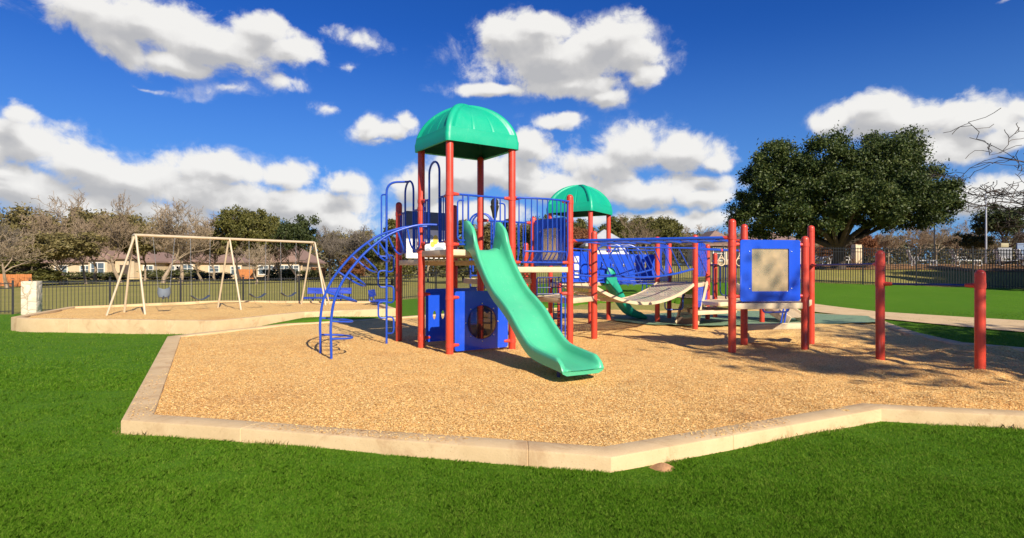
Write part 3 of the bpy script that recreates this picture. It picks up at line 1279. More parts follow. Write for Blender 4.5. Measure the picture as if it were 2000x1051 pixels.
# panels -------------------------------------------------------------
def quadpanel(a, b, ta, tb, z0, z1, th, mat, name='panel', hole=None, off=0., rad=.05, parent=None, label=None):
    """plastic sheet between two posts; hole = list of outlines in (s, z) with s metres from the left edge"""
    pa, pb = lerp(a, b, ta, 0), lerp(a, b, tb, 0)
    d = pb - pa
    L = d.length
    d.normalize()
    nrm = V(d.y, -d.x, 0)
    out = rounded([(0, 0, z0), (L, 0, z0), (L, 0, z1), (0, 0, z1)], rad, 5, True)
    outl = [(p.x, p.z) for p in out]
    bm = bmesh.new()
    loops = [outl] + (hole or [])
    allv = []
    for lp in loops:
        vs = [bm.verts.new((s, 0, z)) for s, z in lp]
        es = [bm.edges.new((vs[i], vs[(i + 1) % len(vs)])) for i in range(len(vs))]
        allv.append(vs)
    bmesh.ops.triangle_fill(bm, use_beauty=True, use_dissolve=False, edges=list(bm.edges))
    bm.verts.ensure_lookup_table()
    bm.verts.index_update()
    mb = MB()
    front = [pa + d * v.co.x + nrm * (th / 2 + off) + V(0, 0, v.co.z) for v in bm.verts]
    back = [pa + d * v.co.x + nrm * (-th / 2 + off) + V(0, 0, v.co.z) for v in bm.verts]
    n = len(front)
    fs = [tuple(v.index for v in f.verts) for f in bm.faces]
    mb.add(front + back, fs + [tuple(i + n for i in f) for f in fs])
    st = 0
    for lp in loops:
        m = len(lp)
        mb.f += [(st + i, st + (i + 1) % m, n + st + (i + 1) % m, n + st + i) for i in range(m)]
        st += m
    bm.free()
    return mb.build(name, mat, parent or PS, angle=30, label=label), pa, d, nrm, L


def ellipse(cx, cz, rx, rz, n=28):
    return [(cx + rx * math.cos(2 * PI * k / n), cz + rz * math.sin(2 * PI * k / n)) for k in range(n)]


def bolts(pts, parent, nrm, r=.012):
    for p in pts:
        mb = MB()
        mb.tube([p, p + nrm * .008, p + nrm * .012], [r, r * .9, r * .3], 8)
        mb.build('bolt', M['steel'], parent)


# bubble panel under the deck
L0 = (P2('P3') - P2('P1')).length
bp, pa, d, nrm, L = quadpanel('P1', 'P3', .075, .925, .05, 1.085, .02, M['blue_plastic'], 'bubble_panel', [ellipse(L0 * .85 * .5, .53, .295, .295, 40)], label='deep blue panel with a smoked bubble window')
cc = pa + d * (L * .5) + V(0, 0, .53)
mb = MB()
vs, fs = [], []
R = .30
for i in range(10):
    ph = i / 9 * PI / 2
    for k in range(40):
        an = 2 * PI * k / 40
        vs.append(cc + (d * math.cos(an) + V(0, 0, math.sin(an))) * (R * math.cos(ph)) + nrm * (.012 + .17 * math.sin(ph)))
for i in range(9):
    for k in range(40):
        fs.append((i * 40 + k, i * 40 + (k + 1) % 40, (i + 1) * 40 + (k + 1) % 40, (i + 1) * 40 + k))
mb.add(vs, fs)
mb.build('bubble_window', M['bubble'], bp)
bolts([cc + (d * math.cos(t * PI / 4) + V(0, 0, math.sin(t * PI / 4))) * .335 + nrm * .01 for t in range(8)], bp, nrm)
for z in (.16, .98):
    clamp('P1', POST['P3'], z)
    clamp('P3', POST['P1'], z)
# rear panel with oval peep holes
rp, *_ = quadpanel('P2', 'P4', .07, .93, .10, 1.10, .02, M['blue_plastic'], 'peep_hole_panel',
                   [ellipse(.18, .60, .035, .085, 16), ellipse(.36, .60, .035, .085, 16), ellipse(.54, .60, .035, .085, 16), ellipse(.72, .60, .035, .085, 16), ellipse(.90, .60, .035, .085, 16)])
for z in (.18, 1.0):
    clamp('P2', POST['P4'], z)
# picture panel at the back of the left deck
pp, pa, d, nrm, L = quadpanel('P5', 'P5r', .10, .92, 1.70, 2.30, .02, M['white_plastic'], 'picture_panel')
hd, *_ = quadpanel('P5', 'P5r', .10, .92, 2.305, 2.68, .02, paint('slate_plastic', (.10, .13, .17), .5, .1, 2), 'panel_header', parent=pp)
mb = MB()
for cx, cz, rx, rz in ((.70, 2.10, .06, .10), (.63, 2.0, .05, .06)):
    lp = ellipse(cx, cz, rx, rz, 18)
    mb.add([pa + d * s + nrm * .0135 + V(0, 0, z) for s, z in lp] + [pa + d * s + nrm * .0105 + V(0, 0, z) for s, z in lp],
           [tuple(range(18))] + [(i, (i + 1) % 18, 18 + (i + 1) % 18, 18 + i) for i in range(18)])
mb.build('picture', paint('yellow_print', (.75, .55, .08), .5, .1, 3), pp)
gp = paint('grey_print', (.30, .36, .42), .5, .1, 3)
for cx, cz, rx, rz in ((.55, 2.14, .10, .07), (.78, 1.9, .11, .05), (.52, 1.88, .06, .04)):
    mb = MB()
    lp = ellipse(cx, cz, rx, rz, 18)
    mb.add([pa + d * s + nrm * .0132 + V(0, 0, z) for s, z in lp] + [pa + d * s + nrm * .0105 + V(0, 0, z) for s, z in lp],
           [tuple(range(18))] + [(i, (i + 1) % 18, 18 + (i + 1) % 18, 18 + i) for i in range(18)])
    mb.build('picture', gp, pp)


def rect(s0, s1, z0, z1, r=.02):
    return [(p.x, p.z) for p in rounded([(s0, 0, z0), (s1, 0, z0), (s1, 0, z1), (s0, 0, z1)], r, 4, True)]


def window_panel(a, b, ta, tb, z0, z1, wz0, wz1, m0, m1, label=None, off=.03):
    L = (P2(b) - P2(a)).length * (tb - ta)
    o, pa, d, nrm, L = quadpanel(a, b, ta, tb, z0, z1, .022, M['blue_plastic'], 'mirror_panel', [rect(m0 * L, m1 * L, wz0, wz1)], off=off, label=label)
    mb = MB()
    p0 = pa + d * (m0 * L - .012) + nrm * (off - .012)
    p1 = pa + d * (m1 * L + .012) + nrm * (off - .012)
    zc = (wz0 + wz1) / 2
    mb.beam(V(p0.x, p0.y, zc), V(p1.x, p1.y, zc), .006, wz1 - wz0 + .024)
    mb.build('mirror', M['mirror'], o)
    bolts([pa + d * s + nrm * (off + .011) + V(0, 0, z) for s in (m0 * L - .045, m1 * L + .045) for z in (wz0 + .05, wz1 - .05)], o, nrm, .010)
    for z in (z0 + .09, z1 - .08):
        clamp(a, POST[b], z)
        clamp(b, POST[a], z)
    return o


window_panel('R1', 'R3', .095, .915, .905, 1.985, 1.08, 1.83, .19, .81, label='blue panel holding a dull tan mirror')
window_panel('P6r', 'P6', .08, .92, 1.54, 2.50, 1.66, 2.30, .24, .78, label='shaded blue panel with a grey window')


# arch climber -------------------------------------------------------
ac = thing('arch_climber', None, None)
del_keys = None
prof = [(0, -.2), (-.004, .25), (-.006, .55), (.02, .92), (.092, 1.25), (.192, 1.52), (.33, 1.80), (.52, 2.06), (.72, 2.205), (.86, 2.25), (1.0, 2.255)]


def rail_pts(A, B, per=6):
    out = []
    for p in spline([(s, 0, z) for s, z in prof], per):
        out.append(V(A[0] + (B[0] - A[0]) * p.x, A[1] + (B[1] - A[1]) * p.x, p.z))
    return out


RA = rail_pts((-2.97, 9.69), (-1.30, 10.44))
RB = rail_pts((-3.34, 10.29), (-1.55, 10.82))
mb = MB()
mb.tube(RA, .0215, 10)
mb.tube(RB, .0215, 10)
bpy.data.objects.remove(ac)
ac = mb.build('arch_climber', M['blue'], PS)


def arclen(P):
    L = [0]
    for i in range(1, len(P)):
        L.append(L[-1] + (P[i] - P[i - 1]).length)
    return L


LA, LB = arclen(RA), arclen(RB)


def along(P, L, s):
    i = 1
    while i < len(L) - 1 and L[i] < s:
        i += 1
    t = (s - L[i - 1]) / max(1e-6, L[i] - L[i - 1])
    return P[i - 1].lerp(P[i], t), (P[i] - P[i - 1]).normalized()


for s in (.52, .81, 1.27, 1.68, 2.04, 2.40, 2.78, 3.16):
    pa, ta = along(RA, LA, s)
    pb, tb = along(RB, LB, s * LB[-1] / LA[-1])
    hd = V(RA[-1].x - RA[0].x, RA[-1].y - RA[0].y, 0).normalized()
    inw = V(hd.x * ta.z, hd.y * ta.z, -V(ta.x, ta.y, 0).length)      # perpendicular to the rail, towards the inside
    inw.normalize()
    ln = .43
    ax = (pb - pa)
    w = ax.length
    ax.normalize()
    pts = [pa]
    for k in range(13):
        an = PI - PI * k / 12
        pts.append((pa + pb) / 2 - ax * (math.cos(PI - an) * w * .44) + inw * (ln - .2 + .2 * math.sin(an)))
    pts.append(pb)
    mb = MB()
    mb.tube(pts, .0165, 8)
    mb.build('climber_loop', M['blue'], ac)

# pole with stepping loops -------------------------------------------
mb = MB()
PX, PY = -2.45, 11.5
top = lerp('P2', 'P5', .515, 3.20)
mb.tube(rounded([V(PX, PY, -.2), V(PX, PY, 3.17), V(top.x, top.y, 3.19)], .22, 7), .0215, 10)
mb.tube(rounded([V(PX, PY, 2.93), V(PX - .10, PY, 2.93), V(PX - .10, PY, 2.02), V(PX, PY, 2.02)], .05), .015, 8)
pc = mb.build('pole_climber', M['blue'], PS)
for i in range(6):
    z0 = .22 + .30 * i
    sgn = 1 if i % 2 == 0 else -1
    mb = MB()
    mb.tube(rounded([V(PX, PY, z0), V(PX + .15 * sgn, PY - .05, z0), V(PX + .15 * sgn, PY - .05, z0 + .32), V(PX, PY, z0 + .32)], .09), .0165, 8)
    mb.build('step_loop', M['blue'], pc)

# overhead ladder between P6/P7 and R1/R2 ------------------------------
mb = MB()
zz = 2.02
mb.tube([lerp('P6', 'R1', .0, zz + .005), lerp('P6', 'R1', 1.0, zz)], .030, 10)
mb.tube([lerp('P7', 'R2', .0, zz + .005), lerp('P7', 'R2', 1.0, zz)], .030, 10)
ol = mb.build('overhead_ladder', M['blue'], PS)
for i in range(9):
    t = .09 + .1025 * i
    mb = MB()
    mb.tube([lerp('P6', 'R1', t, zz - .02), lerp('P7', 'R2', t, zz - .02)], .017, 8)
    mb.build('rung', M['blue'], ol)
for a, b in (('P6', 'R1'), ('P7', 'R2'), ('R1', 'P6'), ('R2', 'P7')):
    clamp(a, POST[b], zz + .002)

# hanging bridge -------------------------------------------------------
NL, NR_ = V(1.79, 12.62, 0), V(4.46, 14.46, 0)
FL, FR = V(1.22, 14.05, 0), V(3.93, 15.93, 0)
mb = MB()
rim = MB()
NB = 40


def bz(t):
    return 1.10 - .40 * (1 - (2 * t - 1) ** 2) + .02 * t


bvs, bfs = [], []
for i in range(NB + 1):
    t = i / NB
    for Lp, Rp in ((NL, NR_), (FL, FR)):
        p = Lp.lerp(Rp, t)
        bvs.append(V(p.x, p.y, bz(t)))
bfs = [(2 * i, 2 * i + 2, 2 * i + 3, 2 * i + 1) for i in range(NB)]
mb.add(bvs, bfs)
sb = mb.build('suspension_bridge', M['bridge_deck'], PS)
for Lp, Rp in ((NL, NR_), (FL, FR)):
    for i in range(NB):
        p, q = Lp.lerp(Rp, i / NB), Lp.lerp(Rp, (i + 1) / NB)
        rim.beam(V(p.x, p.y, bz(i / NB) - .02), V(q.x, q.y, bz((i + 1) / NB) - .02), .035, .07)
for t in (.0, .12, .24, .37, .5, .63, .76, .88, 1.0):
    p, q = NL.lerp(NR_, t), FL.lerp(FR, t)
    rim.beam(V(p.x, p.y, bz(t) - .025), V(q.x, q.y, bz(t) - .025), .05, .045)
rim.build('bridge_frame', M['beige'], sb)
for (Lp, Rp) in ((NL + V(.02, -.08, 0), NR_ + V(.02, -.08, 0)), (FL + V(-.02, .08, 0), FR + V(-.02, .08, 0))):
    rb = MB()
    low = [(.02, 1.36), (.2, 1.32), (.4, 1.29), (.6, 1.31), (.8, 1.38), (.97, 1.48)]
    rb.tube([Lp.lerp(Rp, p.x) + V(0, 0, p.z) for p in spline([(t, 0, z) for t, z in low], 5)], .024, 8)
    rb.tube([Lp.lerp(Rp, .0) + V(0, 0, 1.99), Lp.lerp(Rp, .25) + V(0, 0, 1.96), Lp.lerp(Rp, 1) + V(0, 0, 1.99)], .016, 8)
    br = rb.build('bridge_rail', M['blue'], sb)
    bars = MB()
    for i in range(10):
        t = .0 + .09 * i
        t2 = t + .125
        bars.tube([Lp.lerp(Rp, t) + V(0, 0, 1.975), Lp.lerp(Rp, t2) + V(0, 0, float(np.interp(t2, [a_[0] for a_ in low], [a_[1] for a_ in low])))], .0125, 6)
    bars.build('bridge_bars', M['blue'], sb)

# second tower: panels, crawl wall, slide ------------------------------
tp, pa, d, nrm, L = quadpanel('M1', 'T1', .07, .93, 1.14, 1.95, .02, M['blue_plastic'], 'game_panel')
for i in range(3):
    mb = MB()
    p = pa + d * (L * .50) + V(0, 0, 1.33 + .205 * i)
    mb.beam(p + nrm * .035 - d * .09, p + nrm * .035 + d * .09, .05, .17, .02)
    mb.build('game_block', M['white_plastic'], tp)
mb = MB()
q0 = pa + d * (L * .68) + nrm * .03
mb.tube(rounded([q0 + V(0, 0, 2.0), q0 + V(0, 0, 1.2), q0 + d * .28 + V(0, 0, 1.2), q0 + d * .28 + V(0, 0, 2.0)], .08), .014, 8)
mb.build('grab_loop', M['blue'], tp)
mb = MB()
for off in (0, .5):
    arc = []
    for k in range(11):
        an = PI - PI * k / 10
        arc.append(V(2.1 + off + .45 + .45 * math.cos(an), 15.2 + off, 1.75 + .38 * math.sin(an)))
    mb.tube(arc, .02, 8)
mb.build('arched_rail', M['blue'], PS)
# crawl wall with port holes
cwl, pa, d, nrm, L = quadpanel((2.2, 16.55), (4.05, 16.75), 0, 1, 1.16, 1.90, .03, M['blue_plastic'], 'crawl_tunnel',
                               [ellipse(.30 + .32 * i, 1.60, .055, .095, 18) for i in range(5)], rad=.06, label='blue crawl tunnel side with oval port holes')
cw2, *_ = quadpanel((2.1, 17.35), (3.95, 17.55), 0, 1, 1.16, 1.90, .03, M['blue_plastic'], 'tunnel_wall', [ellipse(.30 + .32 * i, 1.60, .055, .095, 18) for i in range(5)], rad=.06, parent=cwl)
mb = MB()
mb.prism([(2.15, 16.5), (4.1, 16.7), (4.0, 17.6), (2.05, 17.4)], 1.10, 1.14)
mb.build('tunnel_floor', M['blue_plastic'], cwl)
mb = MB()
mb.beam(V(2.4, 16.62, 1.93), V(3.3, 16.72, 1.93), .10, .05, .01)
mb.box((3.12, 16.75, 2.0), (.16, .12, .18), 0, .015)
mb.build('tunnel_lid', M['white_plastic'], cwl)
hp_, *_ = quadpanel('Q1', 'Q2', .07, .93, 1.14, 2.18, .025, M['blue_plastic'], 'arch_panel', [ellipse((P2('Q2') - P2('Q1')).length * .43, 1.72, .27, .36, 30)])
for z in (1.25, 2.08):
    clamp('Q1', POST['Q2'], z)
    clamp('Q2', POST['Q1'], z)
# back slide of the low tower
slide(Vector((2.62, 16.75)), (.90, .22), [(-.04, 1.10), (.08, 1.08), (.25, .90), (.48, .55), (.70, .28), (.9, .16), (1.05, .13), (1.2, .10)], .27,
      [(-.04, .45), (.06, .42), (.2, .2), (.5, .14), (1.0, .13), (1.2, .03)], 'slide', paint('deep_green_plastic', (.008, .36, .22), .35, .06, 2, dirt=(.1, .35, .25), dirt_amt=.3), label='short green slide behind the hanging bridge')
# dark balusters and deck seen under the barrier
mb = MB()
A_, B_ = V(.62, 14.6, 0), V(1.40, 14.75, 0)
mb.tube(rounded([A_ + V(0, 0, .86), A_ + V(0, 0, 1.27), B_ + V(0, 0, 1.27), B_ + V(0, 0, .86)], .06), .018, 8)
mb.tube([A_ + V(0, 0, .86), B_ + V(0, 0, .86)], .018, 8)
mb.tube([A_ + V(0, 0, 1.02), B_ + V(0, 0, 1.02)], .012, 8)
for i in range(1, 10):
    p = A_.lerp(B_, i / 10)
    mb.tube([p + V(0, 0, .86), p + V(0, 0, 1.27)], .011, 6)
for p in (A_, B_):
    mb.tube([p + V(0, 0, -.1), p + V(0, 0, .87)], .018, 8)
mb.build('guard_rail', M['navy'], PS)
# hand rail ladder under the short post
mb = MB()
p0 = V(1.13, 11.5, 0)
e = V(-.17, -.03, 0)
mb.tube(rounded([p0 + e * .4 + V(0, 0, 1.0), p0 + e + V(0, 0, 1.0), p0 + e + V(0, 0, -.1)], .03), .017, 8)
mb.tube(rounded([p0 + e * 1 + V(0, 0, .93), p0 + e * .55 + V(0, 0, .93), p0 + e * .55 + V(0, 0, -.1)], .04), .014, 8)
mb.build('hand_rail', M['blue'], PS)
clamp('P6', (0, 11.3), 1.0)
# chain ladder
mb = MB()
for xx in (1.0, 1.16):
    mb.tube([V(xx, 14.2, .02), V(xx, 14.2, .9)], .012, 6)
for i in range(5):
    mb.tube([V(1.0, 14.2, .12 + .17 * i), V(1.16, 14.2, .12 + .17 * i)], .012, 6)
mb.build('chain_ladder', M['navy'], PS)
# ribbed blue panels between Q3 and S1 ---------------------------------
for z0, z1 in ((1.28, 2.18), (.50, 1.08)):
    mb = MB()
    for i in range(6):
        t = .10 + .135 * i
        p, q = lerp('Q3', 'S1', t, 0), lerp('Q3', 'S1', t + .115, 0)
        zb = z0 + (.10 if i in (0, 5) else 0)
        zt2 = z1 - (.10 if i in (0, 5) else 0)
        mb.beam(V(p.x, p.y, (zb + zt2) / 2), V(q.x, q.y, (zb + zt2) / 2), .03, zt2 - zb, .012)
        mb.tube([lerp('Q3', 'S1', t + .125, zb + .03), lerp('Q3', 'S1', t + .125, zt2 - .03)], .017, 6)
    mb.build('slat_panel', M['blue_plastic'], PS)
    for z in (z0 + .08, z1 - .08):
        clamp('Q3', POST['S1'], z)
        clamp('S1', POST['Q3'], z)
# ring ladder
mb = MB()
A_, B_ = V(4.6, 14.6, 1.97), V(7.6, 16.9, 1.97)
mb.tube([A_, B_], .024, 8)
mb.tube([A_ + V(-.2, .75, .06), B_ + V(-.2, .75, .06)], .024, 8)
rl = mb.build('ring_ladder', M['blue'], PS)
for i in range(5):
    px = (1397, 1413, 1428, 1443, 1458)[i]
    # the ring hangs from the point of the bar seen in that direction
    t = i * .11 + .27
    p = A_.lerp(B_, t)
    mb = MB()
    mb.box(p, (.07, .07, .08), .6, .02)
    mb.build('ring_clamp', M['red_clamp'], rl)
    mb = MB()
    mb.tube([p + V(0, 0, -.03), p + V(0, 0, -.12)], .009, 6)
    pts = []
    for k in range(16):
        an = 2 * PI * k / 16
        pts.append(p + V(.10 * math.cos(an), .04 * math.cos(an), -.30 + .10 * math.sin(an)))
    mb.tube(pts, .014, 6, closed=True)
    mb.tube([p + V(0, 0, -.12), p + V(-.075, -.03, -.235)], .011, 6)
    mb.tube([p + V(0, 0, -.12), p + V(.075, .03, -.235)], .011, 6)
    mb.build('ring', M['beige'], rl)
# bars behind the rings
mb = MB()
for xx in (5.75, 5.87):
    mb.tube([V(xx, 17.2, .5), V(xx, 17.2, 1.75)], .016, 6)
mb.tube([V(5.4, 17.0, 1.62), V(6.1, 17.5, 1.62)], .016, 6)
mb.tube(rounded([V(6.15, 17.4, 1.6), V(6.15, 17.4, .72), V(6.62, 17.4, .66), V(6.62, 17.4, 1.6)], .15), .02, 8)
mb.tube(rounded([V(6.35, 17.5, 1.6), V(6.35, 17.5, .52), V(6.95, 17.5, .50), V(6.95, 17.5, 1.6)], .15), .02, 8)
mb.build('balance_bars', M['navy'], PS)
# stair with perforated treads left of Q3
st = MB()
sm_ = MB()
for i in range(4):
    z = .22 + .24 * i
    p = V(4.62 + .11 * i, 15.5 + .18 * i, z)
    st.obox(p, V(.22, -.12, 0), V(.09, .16, 0), V(0, 0, .012))
    st.obox(p + V(-.09, -.16, -.11), V(.22, -.12, 0), V(.006, .01, 0), V(0, 0, .11))
so = st.build('stair', M['tread'], PS)
for s in (-1, 1):
    sm_.beam(V(4.54 + .24 * s, 15.3 - .13 * s, .05), V(5.06 + .24 * s, 16.1 - .13 * s, 1.12), .03, .14, .008)
sm_.build('stringer', M['beige'], so)
mb = MB()
mb.tube(rounded([V(4.0, 15.4, .9), V(4.0, 15.4, .42), V(4.5, 15.5, .42), V(4.5, 15.5, .9)], .1), .018, 8)
mb.build('hand_rail', M['blue'], PS)
# toddler corner seen under the mirror panel
mb = MB()
mb.beam(V(7.05, 17.2, .98), V(7.95, 15.9, .10), .05, .26, .012)
mb.beam(V(6.4, 16.9, .98), V(7.35, 15.6, .10), .05, .26, .012)
ra = mb.build('ramp', M['beige'], PS)
mb = MB()
mb.obox((7.15, 16.4, .60), V(.44, -.62, -.42), V(.33, .13, 0), V(.003, -.004, .006))
mb.build('ramp_deck', M['deck'], ra)
slide(Vector((6.9, 17.0)), (.62, -.30), [(-.04, .78), (.1, .77), (.4, .55), (.8, .28), (1.15, .17), (1.5, .12)], .26,
      [(-.04, .3), (.15, .28), (.4, .14), (1.2, .12), (1.5, .03)], 'slide', M['canopy'], label='small green slide behind the mirror panel')
mb = MB()
mb.tube(rounded([V(5.62, 13.2, .86), V(5.62, 13.2, .50), V(6.35, 13.5, .50), V(6.35, 13.5, .86)], .12), .022, 8)
mb.tube([V(5.62, 13.2, .84), V(5.3, 11.6, .84)], .018, 8)
mb.tube([V(6.35, 13.5, .84), V(5.85, 11.7, .84)], .018, 8)
mb.build('sit_bar', M['navy'], PS)
mb = MB()
for s in (0, .09):
    mb.tube([V(7.08 + s, 15.55, -.05), V(7.30 + s, 15.75, .62)], .02, 8)
mb.tube(rounded([V(7.30, 15.75, .60), V(6.9, 15.9, .68), V(6.6, 16.2, .68)], .1), .02, 8)
mb.build('hand_rail', M['blue'], PS)
mb = post_mesh(6.75, 15.9, .62)
mb.build('post', M['red'], PS)
# pull-up bars -----------------------------------------------------------
for a, b, z in (('R4', 'B1', 1.55), ('B1', 'B2', 1.235)):
    mb = MB()
    mb.tube([lerp(a, b, .03, z), lerp(a, b, .97, z)], .0165, 10)
    mb.build('pull_up_bar', M['navy'], PS)
    clamp(a, POST[b], z)
    clamp(b, POST[a], z)
# ------------------------------------------------------------------ swing set
T0, T1 = V(-10.9, 17.0, 2.47), V(-7.29, 21.6, 2.47)
BD = (T1 - T0)
BD.z = 0
BD.normalize()
BP = V(BD.y, -BD.x, 0)
ss = thing('swing_set', 'tan steel swing frame of two bays in the raised pit', 'swing set', (T0.x, T0.y, SWZ))
mb = MB()
mb.tube([T0 - BD * .02, T1 + BD * .02], .042, 12)
mb.build('top_beam', M['tan_steel'], ss)
for i, t in enumerate((0.0, .47, 1.0)):
    c = T0.lerp(T1, t)
    for s in (-1, 1):
        f = V(c.x, c.y, SWZ - .1) + BP * (.80 * s)
        mb = MB()
        if i == 1:
            mb.tube([c + BP * .03 * s, f], .030, 10)
        else:
            mb.tube(rounded([c - BP * .01 * s, c + BP * (.10 * s) - V(0, 0, .0), c + BP * (.28 * s) - V(0, 0, .62), f], .16), .032, 10)
        mb.build('leg', M['tan_steel'], ss)
    if i != 1:
        k = -1 if i == 0 else 1
        f = V(c.x, c.y, SWZ - .1) + BD * (.72 * k)
        mb = MB()
        mb.tube([c - V(0, 0, .04), f], .030, 10)
        mb.build('leg', M['tan_steel'], ss)


def chain(mb, a, b):
    a, b = Vector(a), Vector(b)
    L = (b - a).length
    n = int(L / .045)
    d = (b - a) / n
    for k in range(n):
        p = a + d * k
        q = a + d * (k + 1)
        r = .0085 if k % 2 == 0 else .0055
        mb.tube([p, q], r, 4, cap=False)


def swing(t, kind, label, group=None):
    c = T0.lerp(T1, t)
    o = thing('swing', label, 'swing', (c.x, c.y, SWZ + .4), group=group)
    zb = c.z - .05
    w = .30
    zs = SWZ + (.52 if kind == 'bucket' else .47)
    for s in (-1, 1):
        mb = MB()
        tp = c + BD * (w * s)
        tp.z = zb + .01
        if kind == 'bucket':
            bt = c + BD * (.16 * s)
            bt.z = zs + .18
        else:
            bt = c + BD * (.27 * s)
            bt.z = zs + .02
        chain(mb, tp, bt)
        mb.tube([tp + V(0, 0, .065), tp - V(0, 0, .02)], .016, 6)
        mb.build('chain', M['chain'], o)
    mb = MB()
    if kind == 'bucket':
        vs, fs = [], []
        n = 20
        rows = [(.17, .20), (.185, .06), (.15, -.06), (.05, -.10)]
        for r, z in rows:
            for k in range(n):
                a = 2 * PI * k / n
                p = V(c.x, c.y, zs) + BD * (r * math.cos(a)) + BP * (r * .75 * math.sin(a)) + V(0, 0, z + (.03 * math.cos(2 * a) if z > .1 else 0))
                vs.append(p)
        for i in range(3):
            for k in range(n):
                fs.append((i * n + k, i * n + (k + 1) % n, (i + 1) * n + (k + 1) % n, (i + 1) * n + k))
        fs.append(tuple(3 * n + k for k in range(n)))
        mb.add(vs, fs)
        so = mb.build('bucket_seat', M['rubber'], o)
        for s in (-1, 1):
            m2 = MB()
            m2.tube([V(c.x, c.y, zs - .02) + BD * (.07 * s) + BP * .15, V(c.x, c.y, zs - .11) + BD * (.07 * s) + BP * .12], .02, 8)
            m2.build('leg_hole_rim', M['belt'], so)
    else:
        pts = []
        for k in range(13):
            u = -1 + 2 * k / 12
            pts.append(V(c.x, c.y, zs - .13 * (1 - u * u)) + BD * (.27 * u))
        for k in range(12):
            p, q = pts[k], pts[k + 1]
            mb.beam(p, q, .15, .02)
        mb.build('belt_seat', M['belt'], o)
    return o


swing(.135, 'bucket', 'grey bucket swing for toddlers, nearest the left end of the frame')
swing(.315, 'belt', 'black belt swing hanging beside the grey bucket swing')
swing(.635, 'belt', 'black belt swing just right of the middle legs')
swing(.83, 'belt', 'black belt swing hanging next to the far right legs')


# ------------------------------------------------------------------ fences
def fence(name, label, line, hts, bay=2.4, gap=.105, pw=.018):
    p0 = line[0]
    o = thing(name, label, 'fence', (p0[0], p0[1], gz(*p0)))
    cum = 0
    total = sum((Vector(line[i + 1]) - Vector(line[i])).length for i in range(len(line) - 1))
    for i in range(len(line) - 1):
        a, b = Vector(line[i]), Vector(line[i + 1])
        L = (b - a).length
        n = max(1, round(L / bay))
        ang = math.atan2(b.y - a.y, b.x - a.x)
        for k in range(n + 1):
            p = a.lerp(b, k / n)
            h = np.interp((cum + L * k / n) / total, [0, 1], hts)
            z = gz(p.x, p.y)
            if k < n or i == len(line) - 2:
                mb = MB()
                mb.box((p.x, p.y, z + (h + .08) / 2 - .1), (.065, .065, h + .28), ang)
                mb.box((p.x, p.y, z + h + .13), (.08, .08, .025), ang)
                mb.build('post', M['black_metal'], o)
            if k < n:
                q = a.lerp(b, (k + 1) / n)
                h2 = np.interp((cum + L * (k + 1) / n) / total, [0, 1], hts)
                zq = gz(q.x, q.y)
                mb = MB()
                for f0, dz in ((1.0, -.04), (1.0, -.20), (0, .12)):
                    mb.beam(V(p.x, p.y, z + h * f0 + dz), V(q.x, q.y, zq + h2 * f0 + dz), .028, .032)
                m = int((q - p).length / gap)
                for j in range(1, m):
                    r = p.lerp(q, j / m)
                    zz = z + (zq - z) * j / m
                    hh = h + (h2 - h) * j / m
                    mb.box((r.x, r.y, zz + .03 + hh / 2), (pw, pw, hh - .02), ang)
                mb.build('picket_panel', M['black_metal'], o, smooth=False)
        cum += L
    return o


fence('metal_fence', 'low black picket fence running behind the swing pit', FENCE_L[1:], (1.14, 1.28))
fence('metal_fence', 'low black picket fence left of the white stone pillar', [(-24, 15.6), (-17.55, 20.7)], (1.12, 1.12))
fence('metal_fence', 'black picket fence on the lawn behind the play structure', FENCE_C, (1.28, 1.6))
fence('metal_fence', 'tall black picket fence in front of the pool loungers', FENCE_R, (1.83, 1.83), pw=.027)


def pillar(x, y, w, h, label, rz=0):
    z = gz(x, y)
    mb = MB()
    mb.box((x, y, z + h / 2 - .1), (w, w, h + .2), rz, .02)
    o = mb.build('stone_pillar', M['stone'], None)
    tag(o, label, 'pillar')
    return o


pillar(at(62, 20.7), 20.7, .46, 1.17, 'pale limestone pillar in the low fence at the far left', .3)
pillar(6.2, 29.6, .6, .42, 'squat limestone block on the lawn behind the hanging bridge')
z_ = gz(26.5, 44)
mb = MB()
mb.box((at(1673, 44), 44, gz(at(1673, 44), 44) + .65), (.5, .5, 1.7), .1, .02)
tag(mb.build('stone_pillar', M['beige']), 'slim cream pillar beside the big oak trunk', 'pillar')


# ------------------------------------------------------------------ benches, table, lamp
def bench(x, y, rz, label, w=1.9):
    z = gz(x, y)
    o = thing('park_bench', label, 'bench', (x, y, z))
    c, s = math.cos(rz), math.sin(rz)
    u, v = V(c, s, 0), V(-s, c, 0)           # u along, v to the back
    B = V(x, y, z)
    mb = MB()
    mb.bbox(B + V(0, 0, .44), u, v, V(0, 0, 1), w / 2, .19, .012, .01)
    mb.bbox(B + V(0, 0, .41) - v * .19, u, v, V(0, 0, 1), w / 2, .015, .03, .008)
    mb.build('seat', M['blue_mesh'], o)
    mb = MB()
    nb = (v * .2 + V(0, 0, .98)).normalized()
    mb.bbox(B + v * .26 + V(0, 0, .70), u, (v * .98 - V(0, 0, .2)).normalized(), nb, w / 2 * .93, .012, .13, .01)
    mb.build('backrest', M['blue_mesh'], o)
    for k in (-.62, .55):
        mb = MB()
        q = B + u * (w / 2 * k)
        mb.tube([q + V(0, 0, -.1), q + V(0, 0, .42)], .034, 10)
        mb.beam(q - v * .17 + V(0, 0, .40), q + v * .2 + V(0, 0, .40), .06, .04)
        mb.tube(rounded([q + v * .15 + V(0, 0, .40), q + v * .28 + V(0, 0, .42), q + v * .30 + V(0, 0, .80)], .06), .02, 8)
        mb.build('leg', M['blue'], o)
    return o


